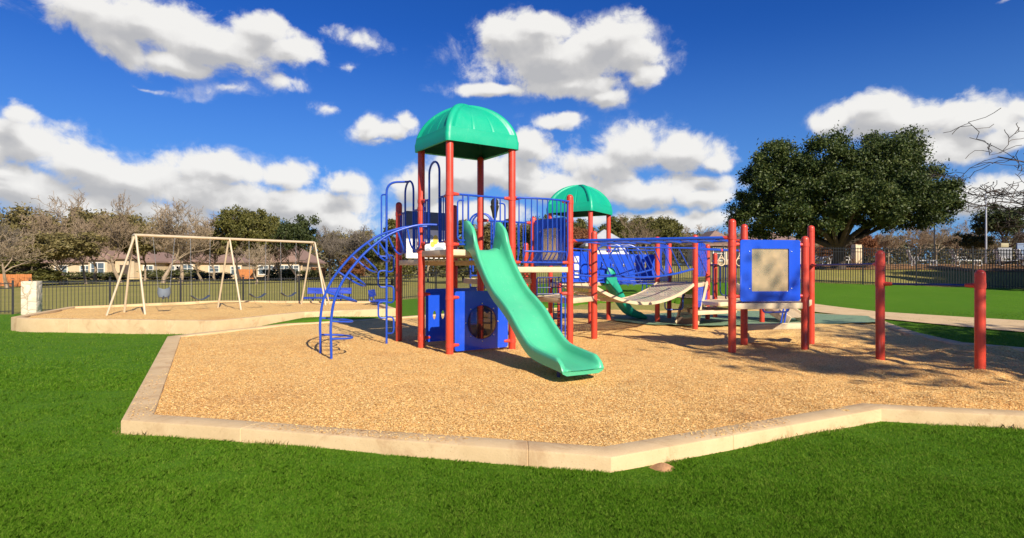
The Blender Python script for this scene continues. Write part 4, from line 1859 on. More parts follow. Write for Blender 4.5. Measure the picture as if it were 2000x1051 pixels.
bench(at(640, 24.2), 24.2, .02, 'long blue perforated bench behind the far end of the swing set', 1.95)
bench(at(741, 21.3), 21.3, .95 + PI * .0 + 1.0 - .35, 'short blue bench seen end-on beside the swing pit corner', 1.2)


def picnic(x, y, rz, label):
    z = gz(x, y)
    o = thing('picnic_table', label, 'table', (x, y, z))
    c, s = math.cos(rz), math.sin(rz)
    u, v = V(c, s, 0), V(-s, c, 0)
    B = V(x, y, z)
    mb = MB()
    mb.bbox(B + V(0, 0, .74), u, v, V(0, 0, 1), .9, .38, .025, .015)
    mb.build('tabletop', M['blue_mesh'], o)
    for k in (-1, 1):
        mb = MB()
        mb.bbox(B + V(0, 0, .44) + v * (.62 * k), u, v, V(0, 0, 1), .9, .13, .02, .012)
        mb.build('seat', M['blue_mesh'], o)
        mb = MB()
        q = B + u * (.62 * k)
        mb.tube([q - v * .62 + V(0, 0, .41), q + v * .62 + V(0, 0, .41)], .02, 8)
        for e in (-1, 1):
            mb.tube([q + v * (.15 * e) + V(0, 0, .72), q + v * (.36 * e) + V(0, 0, 0)], .024, 8)
        mb.tube([q + V(0, 0, .70), B + V(0, 0, .35) + u * .1 * k], .014, 6)
        mb.build('leg', M['blue'], o)
    return o


picnic(at(1232, 25.5), 25.5, .12, 'blue picnic table on the lawn beyond the hanging bridge')
LX, LY = at(966, 25), 25.0
lz = gz(LX, LY)
lo = thing('street_lamp', 'black acorn lamp post standing behind the slide', 'lamp', (LX, LY, lz))
mb = MB()
mb.lathe((LX, LY, lz), [(.14, -.1), (.14, .12), (.10, .2), (.075, .5), (.055, 1.0), (.045, 3.6), (.06, 3.64), (.05, 3.7)], 12)
mb.build('pole', M['black_metal'], lo)
mb = MB()
ht = 4.5 - lz
mb.lathe((LX, LY, lz), [(.05, ht - .85), (.09, ht - .8), (.12, ht - .6), (.17, ht - .42), (.19, ht - .33), (.15, ht - .26), (.17, ht - .2), (.16, ht - .1), (.10, ht - .02), (.03, ht)], 14)
mb.build('lamp_head', paint('lamp_head', (.03, .028, .027), .3, .1, 5), lo)
LX, LY = at(1825, 47), 47
lz = gz(LX, LY)
lo = thing('street_lamp', 'thin dark lamp post among the pool loungers', 'lamp', (LX, LY, lz))
mb = MB()
mb.lathe((LX, LY, lz), [(.09, -.1), (.09, .3), (.05, .4), (.045, 4.7)], 8)
mb.build('pole', M['black_metal'], lo)
mb = MB()
mb.lathe((LX, LY, lz + 4.7), [(.06, 0), (.16, .2), (.14, .42), (.02, .55)], 10)
mb.build('lamp_head', M['black_metal'], lo)
FX, FY = at(1926, 60), 60
fz = gz(FX, FY)
mb = MB()
mb.lathe((FX, FY, fz), [(.11, -.2), (.10, .1), (.06, 7.3), (.04, 7.35)], 8)
fl = mb.build('flagpole', M['chain'])
tag(fl, 'tall bare grey flagpole right of the big oak', 'flagpole')
mb = MB()
mb.lathe((FX, FY, fz + 7.35), [(.03, 0), (.08, .05), (.08, .12), (.02, .17)], 8)
mb.build('finial', M['steel'], fl)


# ------------------------------------------------------------------ loungers by the pool
def lounger(x, y, rz, label, group, flat=False):
    z = gz(x, y)
    o = thing('sun_lounger', label, 'sun lounger', (x, y, z), group=group)
    c, s = math.cos(rz), math.sin(rz)
    u, v = V(c, s, 0), V(-s, c, 0)
    B = V(x, y, z)
    mb = MB()
    for k in (-1, 1):
        mb.beam(B + v * (.33 * k) + V(0, 0, .34) - u * .1, B + v * (.33 * k) + V(0, 0, .34) + u * 1.3, .05, .07, .01)
    for i in range(9):
        mb.beam(B + u * (.0 + .15 * i) - v * .31 + V(0, 0, .37), B + u * (.0 + .15 * i) + v * .31 + V(0, 0, .37), .12, .02)
    mb.build('seat', M['white_plastic'], o)
    mb = MB()
    bd = (V(0, 0, .90) - u * .35).normalized() if not flat else (V(0, 0, .45) - u * .9).normalized()
    for k in (-1, 1):
        mb.beam(B + v * (.33 * k) + V(0, 0, .36), B + v * (.33 * k) + V(0, 0, .36) + bd * .8, .05, .05, .01)
    for i in range(7):
        q = B + V(0, 0, .36) + bd * (.08 + .11 * i)
        mb.obox(q, v * .31, bd * .045, bd.cross(v).normalized() * .008)
    mb.build('backrest', M['white_plastic'], o)
    for k in (-1, 1):
        for d in (.0, 1.2):
            mb = MB()
            q = B + u * d + v * (.33 * k)
            mb.tube(rounded([q + V(0, 0, .34) - u * .08, q - u * .10, q + u * .10, q + V(0, 0, .34) + u * .08], .05), .03, 6)
            mb.build('leg', M['white_plastic'], o)
    mb = MB()
    for k in (-1, 1):
        q = B + v * (.36 * k)
        mb.tube(rounded([q + V(0, 0, .34) + u * .02, q + V(0, 0, .58) + u * .05, q + V(0, 0, .58) + u * .42, q + V(0, 0, .34) + u * .48], .06), .022, 6)
    mb.build('armrest', M['white_plastic'], o)
    return o


LG = 'white loungers on the pool deck'
lounger(at(1781, 39), 39, -.35, 'upright white lounger directly left of the thin lamp post', LG)
lounger(at(1867, 39), 39, -.35, 'upright white lounger between the lamp post and the flagpole', LG)
lounger(at(1953, 38.6), 38.6, -.35, 'upright white lounger just right of the flagpole', LG)
lounger(at(1996, 38.4), 38.4, -.3, 'white lounger cut by the right edge of the photo', LG)
lounger(at(1604, 44), 44, 2.6, 'reclined white lounger seen above the pull-up bar, left of the oak trunk', LG, True)
lounger(at(1620, 44.3), 44.3, 2.6, 'reclined white lounger right against the oak trunk on its left', LG, True)
lounger(at(1660, 44.4), 44.4, 2.6, 'low white lounger between the oak trunk and the cream pillar', LG, True)


def board(x, y, w, z0, z1, mat, name, label, cat, trim=None):
    zg = gz(x, y)
    mb = MB()
    mb.box((x, y, zg + (z0 + z1) / 2), (w, .12, z1 - z0), 0, .02)
    o = thing(name, label, cat, (x, y, zg))
    mb.build('board', mat, o)
    mb = MB()
    for s in (-1, 1):
        mb.tube([V(x + s * w * .42, y + .1, zg - .1), V(x + s * w * .42, y + .1, zg + z1)], .04, 8)
    mb.build('leg', M['black_metal'], o)
    if trim:
        mb = MB()
        mb.box((x + w * .0, y - .0, zg + z1 + .22), (w * .55, .10, .36), 0, .02)
        mb.build('header', trim, o)
    return o


board(at(1962, 52), 52, 1.25, .55, 1.5, paint('pale_board', (.20, .21, .22), .6, .1, 2), 'notice_board', 'grey notice board with a cream header beyond the loungers', 'notice board', paint('cream_board', (.36, .32, .18), .6, .1, 2))
board(at(1998, 52), 52, 1.1, .3, 1.9, paint('pale_blue_board', (.14, .20, .30), .6, .1, 2), 'notice_board', 'plain pale blue board at the right edge beyond the loungers', 'notice board')


# ------------------------------------------------------------------ houses
def house(x0, x1, y0, depth, wall_h, roof_h, label, wings=(), wins=(), doors=(), roof_mat='shingle', wall_mat='brick', zb=None, name='house', over=.5):
    xc = (x0 + x1) / 2
    z = (gz(xc, y0) if zb is None else zb)
    o = thing(name, label, 'house', (xc, y0, z))
    mb = MB()
    mb.box((xc, y0 + depth / 2, z + wall_h / 2 - .3), (x1 - x0, depth, wall_h + .6))
    for (a, b, fwd, h, rh) in wings:
        mb.box(((a + b) / 2, y0 - fwd / 2 + .02, z + h / 2 - .3), (b - a, fwd + .04, h + .6))
    mb.build('wall', M[wall_mat], o, smooth=False)

    def hip(a, b, c, d, zz, rh):
        m = MB()
        inx = min((b - a), (d - c)) / 2
        if (b - a) >= (d - c):
            top = [V(a + inx, (c + d) / 2, zz + rh), V(b - inx, (c + d) / 2, zz + rh)]
            base = [V(a, c, zz), V(b, c, zz), V(b, d, zz), V(a, d, zz)]
            m.add(base + top, [(0, 1, 5, 4), (1, 2, 5), (2, 3, 4, 5), (3, 0, 4), (0, 3, 2, 1)])
        else:
            top = [V((a + b) / 2, c + inx, zz + rh), V((a + b) / 2, d - inx, zz + rh)]
            base = [V(a, c, zz), V(b, c, zz), V(b, d, zz), V(a, d, zz)]
            m.add(base + top, [(0, 1, 4), (1, 2, 5, 4), (2, 3, 5), (3, 0, 4, 5), (0, 3, 2, 1)])
        m.box(((a + b) / 2, (c + d) / 2, zz - .12), (b - a - .02, d - c - .02, .2))
        return m.build('roof', M[roof_mat], o, smooth=False)
    hip(x0 - over, x1 + over, y0 - over, y0 + depth + over, z + wall_h + .1, roof_h)
    for (a, b, fwd, h, rh) in wings:
        hip(a - over, b + over, y0 - fwd - over, y0 + depth * .6, z + h + .13, rh)
    for (cx, w, z0, h, yy) in wins:
        mb = MB()
        fy = y0 - yy - .04
        t = .14
        for s in (-1, 1):
            mb.box((cx + s * (w / 2 + t / 2), fy, z + z0 + h / 2), (t, .12, h + 2 * t))
            mb.box((cx, fy, z + z0 + h / 2 + s * (h / 2 + t / 2)), (w, .12, t))
        n = max(1, round(w / .9))
        for i in range(1, n):
            mb.box((cx - w / 2 + w * i / n, fy - .002, z + z0 + h / 2), (.10, .11, h))
        mb.box((cx, fy - .004, z + z0 + h * .62), (w, .10, .07))
        wn = mb.build('window', M['trim'], o, smooth=False)
        mb = MB()
        mb.box((cx, fy + .025, z + z0 + h / 2), (w, .02, h))
        mb.build('pane', M['win'], wn, smooth=False)
    for (cx, w, h, yy, mt) in doors:
        mb = MB()
        mb.box((cx, y0 - yy - .03, z + h / 2), (w, .1, h), 0, .02)
        mb.build('door', M[mt], o)
    return o


HY = 105.0
xp = lambda p, Y=HY: at(p, Y)
house(xp(62), xp(300), HY, 14, 3.0, 3.4, 'long tan brick house with a brown roof behind the left oaks, nearest the wooden fence',
      wings=[(xp(196), xp(232), 3.0, 3.4, 2.6), (xp(236), xp(272), 1.5, 3.6, 2.2)],
      wins=[(xp(214), 2.2, .3, 2.5, 3.0), (xp(172), 2.6, .6, 1.7, 0), (xp(120), 2.0, .8, 1.5, 0), (xp(290), 1.6, .6, 1.7, 0)], doors=[(xp(254), 1.6, 2.5, 1.5, 'bark')])
house(xp(312), xp(452), HY + 4, 13, 3.0, 3.0, 'tan brick house with a low brown roof seen through the swing frame',
      wings=[(xp(340), xp(368), 2.0, 3.1, 2.0)],
      wins=[(xp(300) + 1.5, 1.5, .5, 1.8, 0), (xp(328), 1.5, .9, 1.5, 0), (xp(354), 1.7, .9, 1.6, 2.0), (xp(396), 1.7, 1.3, 1.0, 0), (xp(440), 1.6, .8, 1.4, 0)])
house(xp(520), xp(606), HY - 4, 11, 2.9, 3.3, 'small tan house with a pyramid brown roof at the right end of the swing frame',
      wings=[(xp(566), xp(604), 1.2, 3.0, 2.0)], wins=[(xp(538), 2.4, .9, 1.4, 0), (xp(586), 3.2, 1.0, 1.3, 1.2)])
GY = 62.0
house(at(1150, GY), at(1222, GY), GY, 6, 1.9, 1.7, 'pale building with a grey metal roof behind the second tower', wins=[(at(1205, GY), 1.0, .4, 1.0, 0)], roof_mat='grey_roof', wall_mat='trim', zb=gz(at(1186, GY), GY) + .2, name='pavilion', over=.4)
GY = 58.0
house(at(1455, GY), at(1570, GY), GY, 7, 2.4, 1.5, 'low tan building under the left side of the big oak', wins=[(at(1500, GY), 1.2, .6, 1.1, 0)], roof_mat='shingle', wall_mat='brick', name='pavilion', over=.5, zb=gz(28, GY) - .3)
GY = 50.0
house(at(1378, GY), at(1436, GY), GY, 5, 1.7, 1.2, 'brown-roofed shed seen through the gap with the hanging rings', wins=[(at(1404, GY), .9, .4, .9, 0)], zb=gz(19, GY), name='shed', over=.3)


def board_fence(name, label, a, b, h, z=None):
    p0 = Vector(a)
    p1 = Vector(b)
    zz = gz(*a) if z is None else z
    o = thing(name, label, 'fence', (a[0], a[1], zz))
    mb = MB()
    L = (p1 - p0).length
    n = int(L / .22)
    ang = math.atan2(p1.y - p0.y, p1.x - p0.x)
    for i in range(n):
        p = p0.lerp(p1, (i + .5) / n)
        mb.box((p.x, p.y, zz + h / 2 + .05 * random.random()), (.20, .03, h), ang)
    mb.build('board_panel', M['wood'], o, smooth=False)
    for k in range(int(L / 3) + 1):
        mb = MB()
        p = p0.lerp(p1, k * 3 / L)
        mb.box((p.x, p.y + .1, zz + h / 2), (.12, .12, h + .1), ang)
        mb.build('post', M['wood'], o, smooth=False)
    return o


board_fence('wooden_fence', 'orange cedar board fence at the far left edge', (at(-30, 56), 56), (at(62, 56), 56), 1.15)
board_fence('wooden_fence', 'cedar board fence between the two right-hand houses', (at(466, 104), 104), (at(520, 104), 104), 1.7)
board_fence('wooden_fence', 'short cedar board fence right of the pyramid-roofed house', (at(608, 100), 100), (at(636, 100), 100), 2.0)


# ------------------------------------------------------------------ trees
def grow(rng, height, spread, levels, trunk_r, fork=(2, 4), up=.55, crook=.28, first=.28, droop=0.0, nseg=4):
    """skeleton: list of (points, radii, level)"""
    out = []

    def branch(p, d, L, r, lv):
        pts, rs = [p], [r]
        cur, dr = p.copy(), d.copy()
        for i in range(nseg):
            dr = (dr + V(rng.gauss(0, crook), rng.gauss(0, crook), rng.gauss(0, crook) + (up * .12 if lv > 0 else .2) - droop * lv * .05)).normalized()
            cur = cur + dr * (L / nseg)
            pts.append(cur)
            rs.append(r * (1 - .55 * (i + 1) / nseg))
        out.append((pts, rs, lv))
        if lv < levels:
            k = rng.randint(*fork) + (1 if lv == 0 else 0)
            for j in range(k):
                t = (.55 + .45 * (j + 1) / k) if lv == 0 else .25 + .75 * (j + rng.random()) / k
                i = min(nseg - 1, int(t * nseg))
                f = min(1, t * nseg - i)
                q = pts[i].lerp(pts[i + 1], f)
                az = 2 * PI * (j / k + rng.random() * .35) + lv
                out_d = V(math.cos(az), math.sin(az), 0)
                nd = (dr * (.55 if lv else .35) + out_d * spread * rng.uniform(.7, 1.2) + V(0, 0, up * rng.uniform(.4, 1.1))).normalized()
                branch(q, nd, L * rng.uniform(.55, .8) * (1.35 if lv == 0 else 1), max(.008, rs[i] * rng.uniform(.45, .68)), lv + 1)
    branch(V(0, 0, -.15), V(rng.gauss(0, .05), rng.gauss(0, .05), 1), height * first, trunk_r, 0)
    zmax = max(p.z for pts, _, _ in out for p in pts)
    k = height / zmax
    return [([p * k for p in pts], rs, lv) for pts, rs, lv in out]


def bare_tree(name, seed, height, spread, trunk_r, mats, levels=5, fork=(3, 4), rmin=(.035, .020), fuzz=3, **kw):
    rng = random.Random(seed)
    sk = grow(rng, height, spread, levels, trunk_r, fork, **kw)
    root = thing(name, None, 'tree')
    a, b = MB(), MB()
    for pts, rs, lv in sk:
        if lv <= 2:
            a.tube(pts, [max(r, rmin[0]) for r in rs], 7 if lv == 0 else 5, cap=False)
        else:
            b.tube(pts, [max(r, rmin[1]) for r in rs], 3, cap=False)
        if lv == levels:
            for p in pts[1:]:
                for _ in range(fuzz):
                    d = V(rng.gauss(0, 1), rng.gauss(0, 1), rng.gauss(.3, 1)).normalized() * rng.uniform(.15, .42)
                    s_ = d.orthogonal().normalized() * .016
                    b.add([p - s_, p + s_, p + d], [(0, 1, 2)])
    a.build('trunk', mats[0], root)
    b.build('crown', mats[1], root)
    return root, sk


def leaf_cloud(centres, radii, counts, size, rng, flat=.8):
    P = []
    for c, r, n in zip(centres, radii, counts):
        q = rng.normal(0, .5, (n, 3)) * r
        q[:, 2] *= flat
        P.append(q + np.array(c))
    P = np.concatenate(P)
    n = len(P)
    a = rng.normal(0, 1, (n, 3))
    a /= np.linalg.norm(a, axis=1)[:, None]
    b = np.cross(a, rng.normal(0, 1, (n, 3)))
    b /= np.linalg.norm(b, axis=1)[:, None]
    s = size * (.6 + .8 * rng.random(n))[:, None]
    a, b = a * s * .55, b * s
    return np.stack([P - b, P + a * .9, P + b, P - a * .9], 1).reshape(-1, 3)


def leafy_tree(name, seed, height, width, mats, n_clump=60, per=120, leaf=.22, trunk_r=.22, shape='oak', twigs=True, low=.3):
    rng = np.random.default_rng(seed)
    prng = random.Random(seed)
    root = thing(name, None, 'tree')
    sk = grow(prng, height * .92, .9 if shape == 'oak' else .5, 3, trunk_r, (2, 4), first=.34)
    C, R, Nn = [], [], []
    while len(C) < n_clump:
        if shape == 'oak':
            v = rng.normal(0, 1, 3)
            v /= np.linalg.norm(v)
            rr = rng.random() ** .45
            x, y, z = v * rr
            if z < -.55: continue
            lump = 1 + .22 * math.sin(3 * math.atan2(y, x) + seed) + .12 * math.sin(5 * x + 3 * z + seed)
            C.append((x * width / 2 * lump, y * width / 2 * lump, height * (low + (1 - low) * .47) + z * height * (1 - low) * .50 * lump))
            R.append(width * .10 * rng.uniform(.7, 1.5))
        else:
            t = rng.random() ** 1.2
            rad = width / 2 * (1 - t) ** .75 * (.55 + .5 * rng.random()) + .15
            an = rng.random() * 2 * PI
            C.append((rad * math.cos(an), rad * math.sin(an), height * (low + (1 - low) * t) - .3))
            R.append(width * .11 * rng.uniform(.7, 1.4) * (1 - .5 * t))
        Nn.append(int(per * rng.uniform(.5, 1.4)))
    a = MB()
    for pts, rs, lv in sk:
        if lv <= 2:
            a.tube(pts, [max(r, .018) for r in rs], 6 if lv == 0 else 4, cap=False)
    if twigs:
        for c in C[::2]:
            st = V(0, 0, height * prng.uniform(.3, .6))
            mid = st.lerp(Vector(c), .5) + V(0, 0, -.1)
            a.tube([st, mid, Vector(c)], [.05, .035, .015], 4, cap=False)
    a.build('trunk', mats[0], root)
    v = leaf_cloud(C, R, Nn, leaf, rng)
    np_obj('crown', v, np.arange(len(v)).reshape(-1, 4), mats[1], root)
    return root


# the big live oak ---------------------------------------------------
def big_oak():
    Y = 36.5
    X = at(1637, Y)
    z = gz(X, Y)
    root = thing('live_oak', 'huge dark green live oak with a wide low crown beside the pool fence', 'tree', (X, Y, z))
    rng = np.random.default_rng(5)
    S = Y / F
    tr = MB()
    # trunk and limbs, metres relative to the foot
    limbs = [([(0, 0, -.3), (.05, 0, .7), (.02, 0, 1.3), (-.05, .1, 1.75)], [.50, .36, .33, .36])]

    def limb(pts, r0):
        pts = [V(*p) for p in pts]
        sp = spline(pts, 4)
        tr.tube([p + V(X, Y, z) for p in sp], [max(.05, r0 * (1 - .75 * i / (len(sp) - 1))) for i in range(len(sp))], 8)
    tr.tube([V(X + p[0], Y + p[1], z + p[2]) for p in limbs[0][0]], limbs[0][1], 12)
    for e in [tuple(.81 * q for q in e_) for e_ in [(-4.6, -1.5, 4.2), (-7.2, .5, 5.2), (-2.5, -2.8, 4.8), (-1.0, 1.5, 5.5), (1.2, -2.0, 5.4), (3.4, -1.0, 4.4), (5.5, .8, 4.8), (8.0, -.5, 5.5), (.3, -.5, 6.5), (2.5, 3, 5), (-3.5, 3.4, 5), (-.6, -3.4, 4.2)]]:
        k = rng.uniform(.25, .4)
        limb([(0, 0, 1.25), (e[0] * .28, e[1] * .3, 1.9 + rng.uniform(.0, .35)), (e[0] * .62, e[1] * .62, 1.9 + (e[2] - 1.9) * .55), e], rng.uniform(.16, .27))
    tr.build('trunk', M['bark'], root)
    C, R, Nn = [], [], []
    cxp = lambda p: (p - 1637) * S
    czp = lambda p: (H - p) * S + CH - z
    # lobes of the crown in frame position (px centre x, y, radii in metres, depth offset)
    lobes = [(1502, 372, 2.4, 3.4, -.5), (1470, 420, 1.7, 1.7, .6), (1540, 345, 2.6, 3.0, 1.5), (1600, 350, 2.8, 3.2, -1.6), (1560, 415, 2.6, 2.2, -2.4), (1652, 345, 2.6, 3.0, .6), (1640, 420, 2.6, 1.9, -3.0),
             (1705, 340, 2.4, 3.0, -1.0), (1720, 410, 2.6, 2.2, -2.6), (1755, 335, 2.2, 3.4, .8), (1768, 395, 2.5, 2.4, -1.4), (1803, 365, 2.0, 2.6, .2), (1812, 412, 1.5, 1.8, -.8), (1785, 290, 1.0, 1.5, .6),
             (1650, 380, 3.4, 3.0, 2.8), (1560, 370, 3.0, 3.0, 3.0), (1760, 375, 3.0, 2.8, 3.2), (1500, 445, 1.8, .9, -.5), (1590, 448, 1.8, .9, .8), (1690, 446, 1.9, .9, -1.0), (1800, 440, 1.9, .9, 0)]
    for (px, py, rx, rz, dy) in lobes:
        n = int(34 * rx * rz / 6)
        for i in range(n):
            v = rng.normal(0, 1, 3)
            v /= np.linalg.norm(v)
            r = rng.random() ** .3
            C.append((X + cxp(px) + v[0] * rx * .81 * r, Y + dy * .81 + v[1] * rx * .81 * r, z + czp(py) + v[2] * rz * .81 * r))
            R.append(rng.uniform(.34, .70))
            Nn.append(int(rng.uniform(180, 480)))
    v = leaf_cloud(C, R, Nn, .082, rng, .8)
    k = v.reshape(-1, 4, 3)
    pxl = 1637 + (k[:, 0, 0] - X) / S
    lowcut = z + czp(np.interp(pxl, [1430, 1480, 1560, 1600, 1640, 1690, 1760, 1890], [440, 466, 468, 459, 445, 446, 442, 422])) + .35 * np.sin(k[:, 0, 0] * 1.9 + k[:, 0, 1])
    v = k[k[:, 0, 2] > lowcut].reshape(-1, 3)
    np_obj('crown', v, np.arange(len(v)).reshape(-1, 4), M['live_oak'], root)


big_oak()

BARE = [bare_tree('bare_oak', 3, 10, .85, .26, (M['bark_pale'], M['twig']), 5, (3, 4))[0],
        bare_tree('bare_oak', 8, 10, .70, .24, (M['bark_pale'], M['twig']), 5, (3, 5))[0],
        bare_tree('bare_oak', 21, 10, 1.0, .25, (M['bark_pale'], M['twig_white']), 5, (3, 4), crook=.34)[0],
        bare_tree('bare_oak', 34, 10, .8, .22, (M['bark'], M['twig_dark']), 5, (3, 4))[0]]
b_limb = bare_tree('bare_oak', 57, 10, 1.5, .24, (M['bark'], M['bark']), 5, (3, 4), rmin=(.04, .018), fuzz=0, up=.3, crook=.38)[0]
LEAF = dict(olive=leafy_tree('leafy_oak', 41, 10, 10, (M['bark_pale'], M['olive']), 90, 190, .20, low=.36),
            olive2=leafy_tree('leafy_oak', 43, 10, 8, (M['bark_pale'], M['olive']), 80, 190, .20, low=.42),
            green=leafy_tree('cedar_tree', 44, 10, 6, (M['bark'], M['cedar']), 80, 200, .19, shape='cedar', low=.18),
            green2=leafy_tree('cedar_tree', 48, 10, 8, (M['bark'], M['cedar']), 70, 200, .19, low=.42),
            dark=leafy_tree('evergreen_tree', 46, 10, 8, (M['bark'], M['dark_green']), 60, 220, .20, low=.46),
            rust=leafy_tree('rust_oak', 47, 10, 8, (M['bark'], M['rust']), 70, 150, .2, low=.2))
used = set()


def tree(px, Y, top, src, label, wide=1.0, rz=None, group=None, base=None):
    X = at(px, Y)
    z = gz(X, Y) if base is None else base
    hgt = CH + (H - top) / F * Y - z
    k = hgt / 10
    rz = random.uniform(0, 6.28) if rz is None else rz
    if id(src) not in used:
        used.add(id(src))
        r = src
        r.location = (X, Y, z)
        r.rotation_euler = (0, 0, rz)
        r.scale = (k * wide, k * wide, k)
        r['label'] = label
        if group: r['group'] = group
        return r
    return dup(src, (X, Y, z), rz, (k * wide, k * wide, k), label, group)


b0, b1, b2, b3 = BARE
L = LEAF
GL, GC, GR = 'trees beyond the left fence', 'trees behind the play structure', 'trees beyond the pool deck'
# left side
tree(-20, 58, 405, b3, 'dark bare oak cut by the left edge of the photo', 1.1, group=GL)
tree(14, 50, 440, b2, 'low pale bare oak leaning over the wooden fence', 1.2, group=GL)
tree(70, 76, 412, L['olive'], 'broad olive-brown oak above the left stone pillar', 1.1, group=GL)
tree(131, 70, 364, b0, 'tallest bare oak of the left row, thin crown against the cloud', .8, group=GL)
tree(120, 62, 452, L['olive2'], 'low spreading olive-brown oak right of the wooden fence', 1.5, group=GL)
tree(52, 60, 470, L['green'], 'short green cedar just above the left stone pillar', 2.0, group=GL)
tree(190, 80, 408, L['olive2'], 'dense olive-brown oak left of the swing frame', 1.1, group=GL)
tree(168, 66, 420, b1, 'pale bare oak with a split trunk before the long house', .9, group=GL)
tree(236, 74, 376, b1, 'bare oak whose crown rises above the left end of the swing frame', .9, group=GL)
tree(282, 82, 426, L['olive'], 'olive-brown oak behind the first bay of the swing frame', .9, group=GL)
tree(318, 72, 388, b0, 'wide bare oak over the first bay of the swing frame', 1.05, group=GL)
tree(352, 76, 394, b2, 'pale bare oak between the first bay and the middle legs', 1.0, group=GL)
tree(395, 84, 432, b1, 'smaller bare oak just left of the middle swing legs', 1.0, group=GL)
tree(420, 92, 445, L['olive2'], 'hazy olive oak over the low-roofed house', 1.2, group=GL)
tree(468, 80, 404, L['green2'], 'tall green cedar behind the middle swing legs', .85, group=GL)
tree(522, 84, 414, L['green2'], 'green cedar over the second bay of the swing frame', .75, group=GL)
tree(584, 82, 426, L['dark'], 'dark green evergreen above the pyramid-roofed house', .85, group=GL)
tree(545, 90, 440, b0, 'grey bare oak between the cedar and the dark evergreen', 1.0, group=GL)
tree(500, 66, 470, b2, 'low pale bare tree seen through the second swing bay', 1.1, group=GL)
tree(645, 84, 440, b3, 'dark bare oak left of the arch climber', 1.1, group=GL)
tree(700, 80, 440, b3, 'dark bare oak rising over the top of the arch climber', 1.1, group=GL)
tree(672, 96, 452, L['olive'], 'distant olive oak behind the arch climber', 1.2, group=GL)
tree(690, 70, 500, L['rust'], 'low rust-leaved oak seen between the arch climber rails', 1.3, group=GL)
tree(766, 62, 428, L['green'], 'pointed green cedar directly behind the pole climber', 1.1, group=GL)
tree(738, 74, 470, L['dark'], 'low dark evergreen under the pole climber handle', 1.0, group=GL)
# centre
tree(836, 78, 440, L['olive2'], 'olive oak behind the left deck of the tall tower', 1.1, group=GC)
tree(905, 70, 430, L['green'], 'yellow-green cedar in the left part of the slide mouth', 1.2, group=GC)
tree(950, 76, 436, L['olive2'], 'olive oak behind the black acorn lamp', 1.0, group=GC)
tree(992, 72, 428, L['green'], 'yellow-green cedar behind the right front tower post', 1.2, group=GC)
tree(1040, 80, 432, L['olive'], 'olive oak behind the bowed blue barrier', 1.1, group=GC)
tree(1072, 74, 420, L['green2'], 'green cedar hidden partly by the second green dome', .8, group=GC)
tree(1130, 92, 428, L['green2'], 'green cedar in the gap under the second green dome', 1.0, group=GC)
tree(1128, 68, 440, L['rust'], 'rust-brown oak under the second green dome', 1.0, group=GC)
tree(1210, 84, 420, L['green2'], 'green cedar just right of the second green dome', 1.0, group=GC)
tree(1236, 74, 416, b0, 'pale bare oak right of the second green dome', 1.0, group=GC)
tree(1262, 90, 424, L['olive2'], 'olive oak in the middle gap over the hanging bridge', 1.1, group=GC)
tree(1298, 82, 422, L['green2'], 'rounded green cedar over the right end of the hanging bridge', .9, group=GC)
tree(1340, 86, 438, b1, 'thin bare oak left of the big live oak, nearer the bridge', 1.0, group=GC)
tree(1388, 80, 436, b0, 'thin bare oak touching the left side of the big live oak', 1.0, group=GC)
tree(1420, 95, 445, b2, 'pale bare oak behind the tall post of the overhead ladder', 1.1, group=GC)
tree(1360, 100, 455, L['olive'], 'far olive oak low behind the overhead ladder', 1.2, group=GC)
# right
tree(1585, 92, 455, b1, 'bare oak seen below the left limbs of the big live oak', 1.1, group=GR)
tree(1690, 70, 455, L['rust'], 'rust-leaved oak right of the big oak trunk', 1.1, group=GR)
tree(1618, 84, 468, L['rust'], 'low rust-leaved oak left of the big oak trunk', 1.2, group=GR)
tree(1735, 66, 430, b1, 'bare oak with a straight pale trunk under the right side of the big oak', .9, group=GR)
tree(1782, 62, 425, b0, 'bare oak at the right foot of the big oak crown', .9, group=GR)
tree(1830, 74, 425, b2, 'pale bare oak behind the thin lamp post', 1.1, group=GR)
tree(1872, 70, 428, b1, 'bare oak left of the flagpole', 1.0, group=GR)
tree(1905, 84, 440, b0, 'hazy bare oak directly behind the flagpole', 1.1, group=GR)
tree(1900, 64, 455, L['dark'], 'low dark evergreen left of the flagpole', 1.2, group=GR)
tree(1960, 62, 402, L['dark'], 'large dark evergreen right of the flagpole', 1.1, group=GR)
tree(2005, 66, 430, b3, 'dark bare oak at the right edge behind the pale blue board', 1.1, group=GR)
# the right-hand oak whose bare limbs reach into the frame
tree(2112, 33, 235, b_limb, 'dark bare oak reaching its limbs in from the right edge', 1.25, rz=2.2)
# trees outside the frame that shade the ground inside it
SHADE = leafy_tree('leafy_oak', 61, 9.6, 8.4, (M['bark'], M['cedar']), 85, 330, .14, low=.36)
SHADE.location = (15.4, .1, -.1)
SHADE['label'] = 'thin-leaved oak on the near right lawn that dapples the wood chips'
r = dup(SHADE, (18.2, .3, -.1), 2.0, .85, 'thin-leaved oak on the right lawn farther from the chips')
r = dup(LEAF['dark'], (31.5, 22.0, .3), 1.0, 1.0, 'dark evergreen off the right end of the pool fence, nearer the path', GR)
r = dup(LEAF['dark'], (37.5, 22.5, .3), 2.5, 1.05, 'dark evergreen off the right end of the pool fence, farther out', GR)
r = dup(LEAF['green'], (28.2, 27.6, .7), 2.5, (.8, .8, .62), 'small cedar off the right end of the pool fence', GR)
r = dup(LEAF['green'], (25.6, 25.3, .6), 0.4, (.72, .72, .62), 'small cedar off the frame where the pool fence ends, nearest the lawn', GR)
r = dup(LEAF['green'], (32.0, 26.4, .7), 1.5, (1., 1., .8), 'taller cedar off the right end of the pool fence, behind the small one', GR)

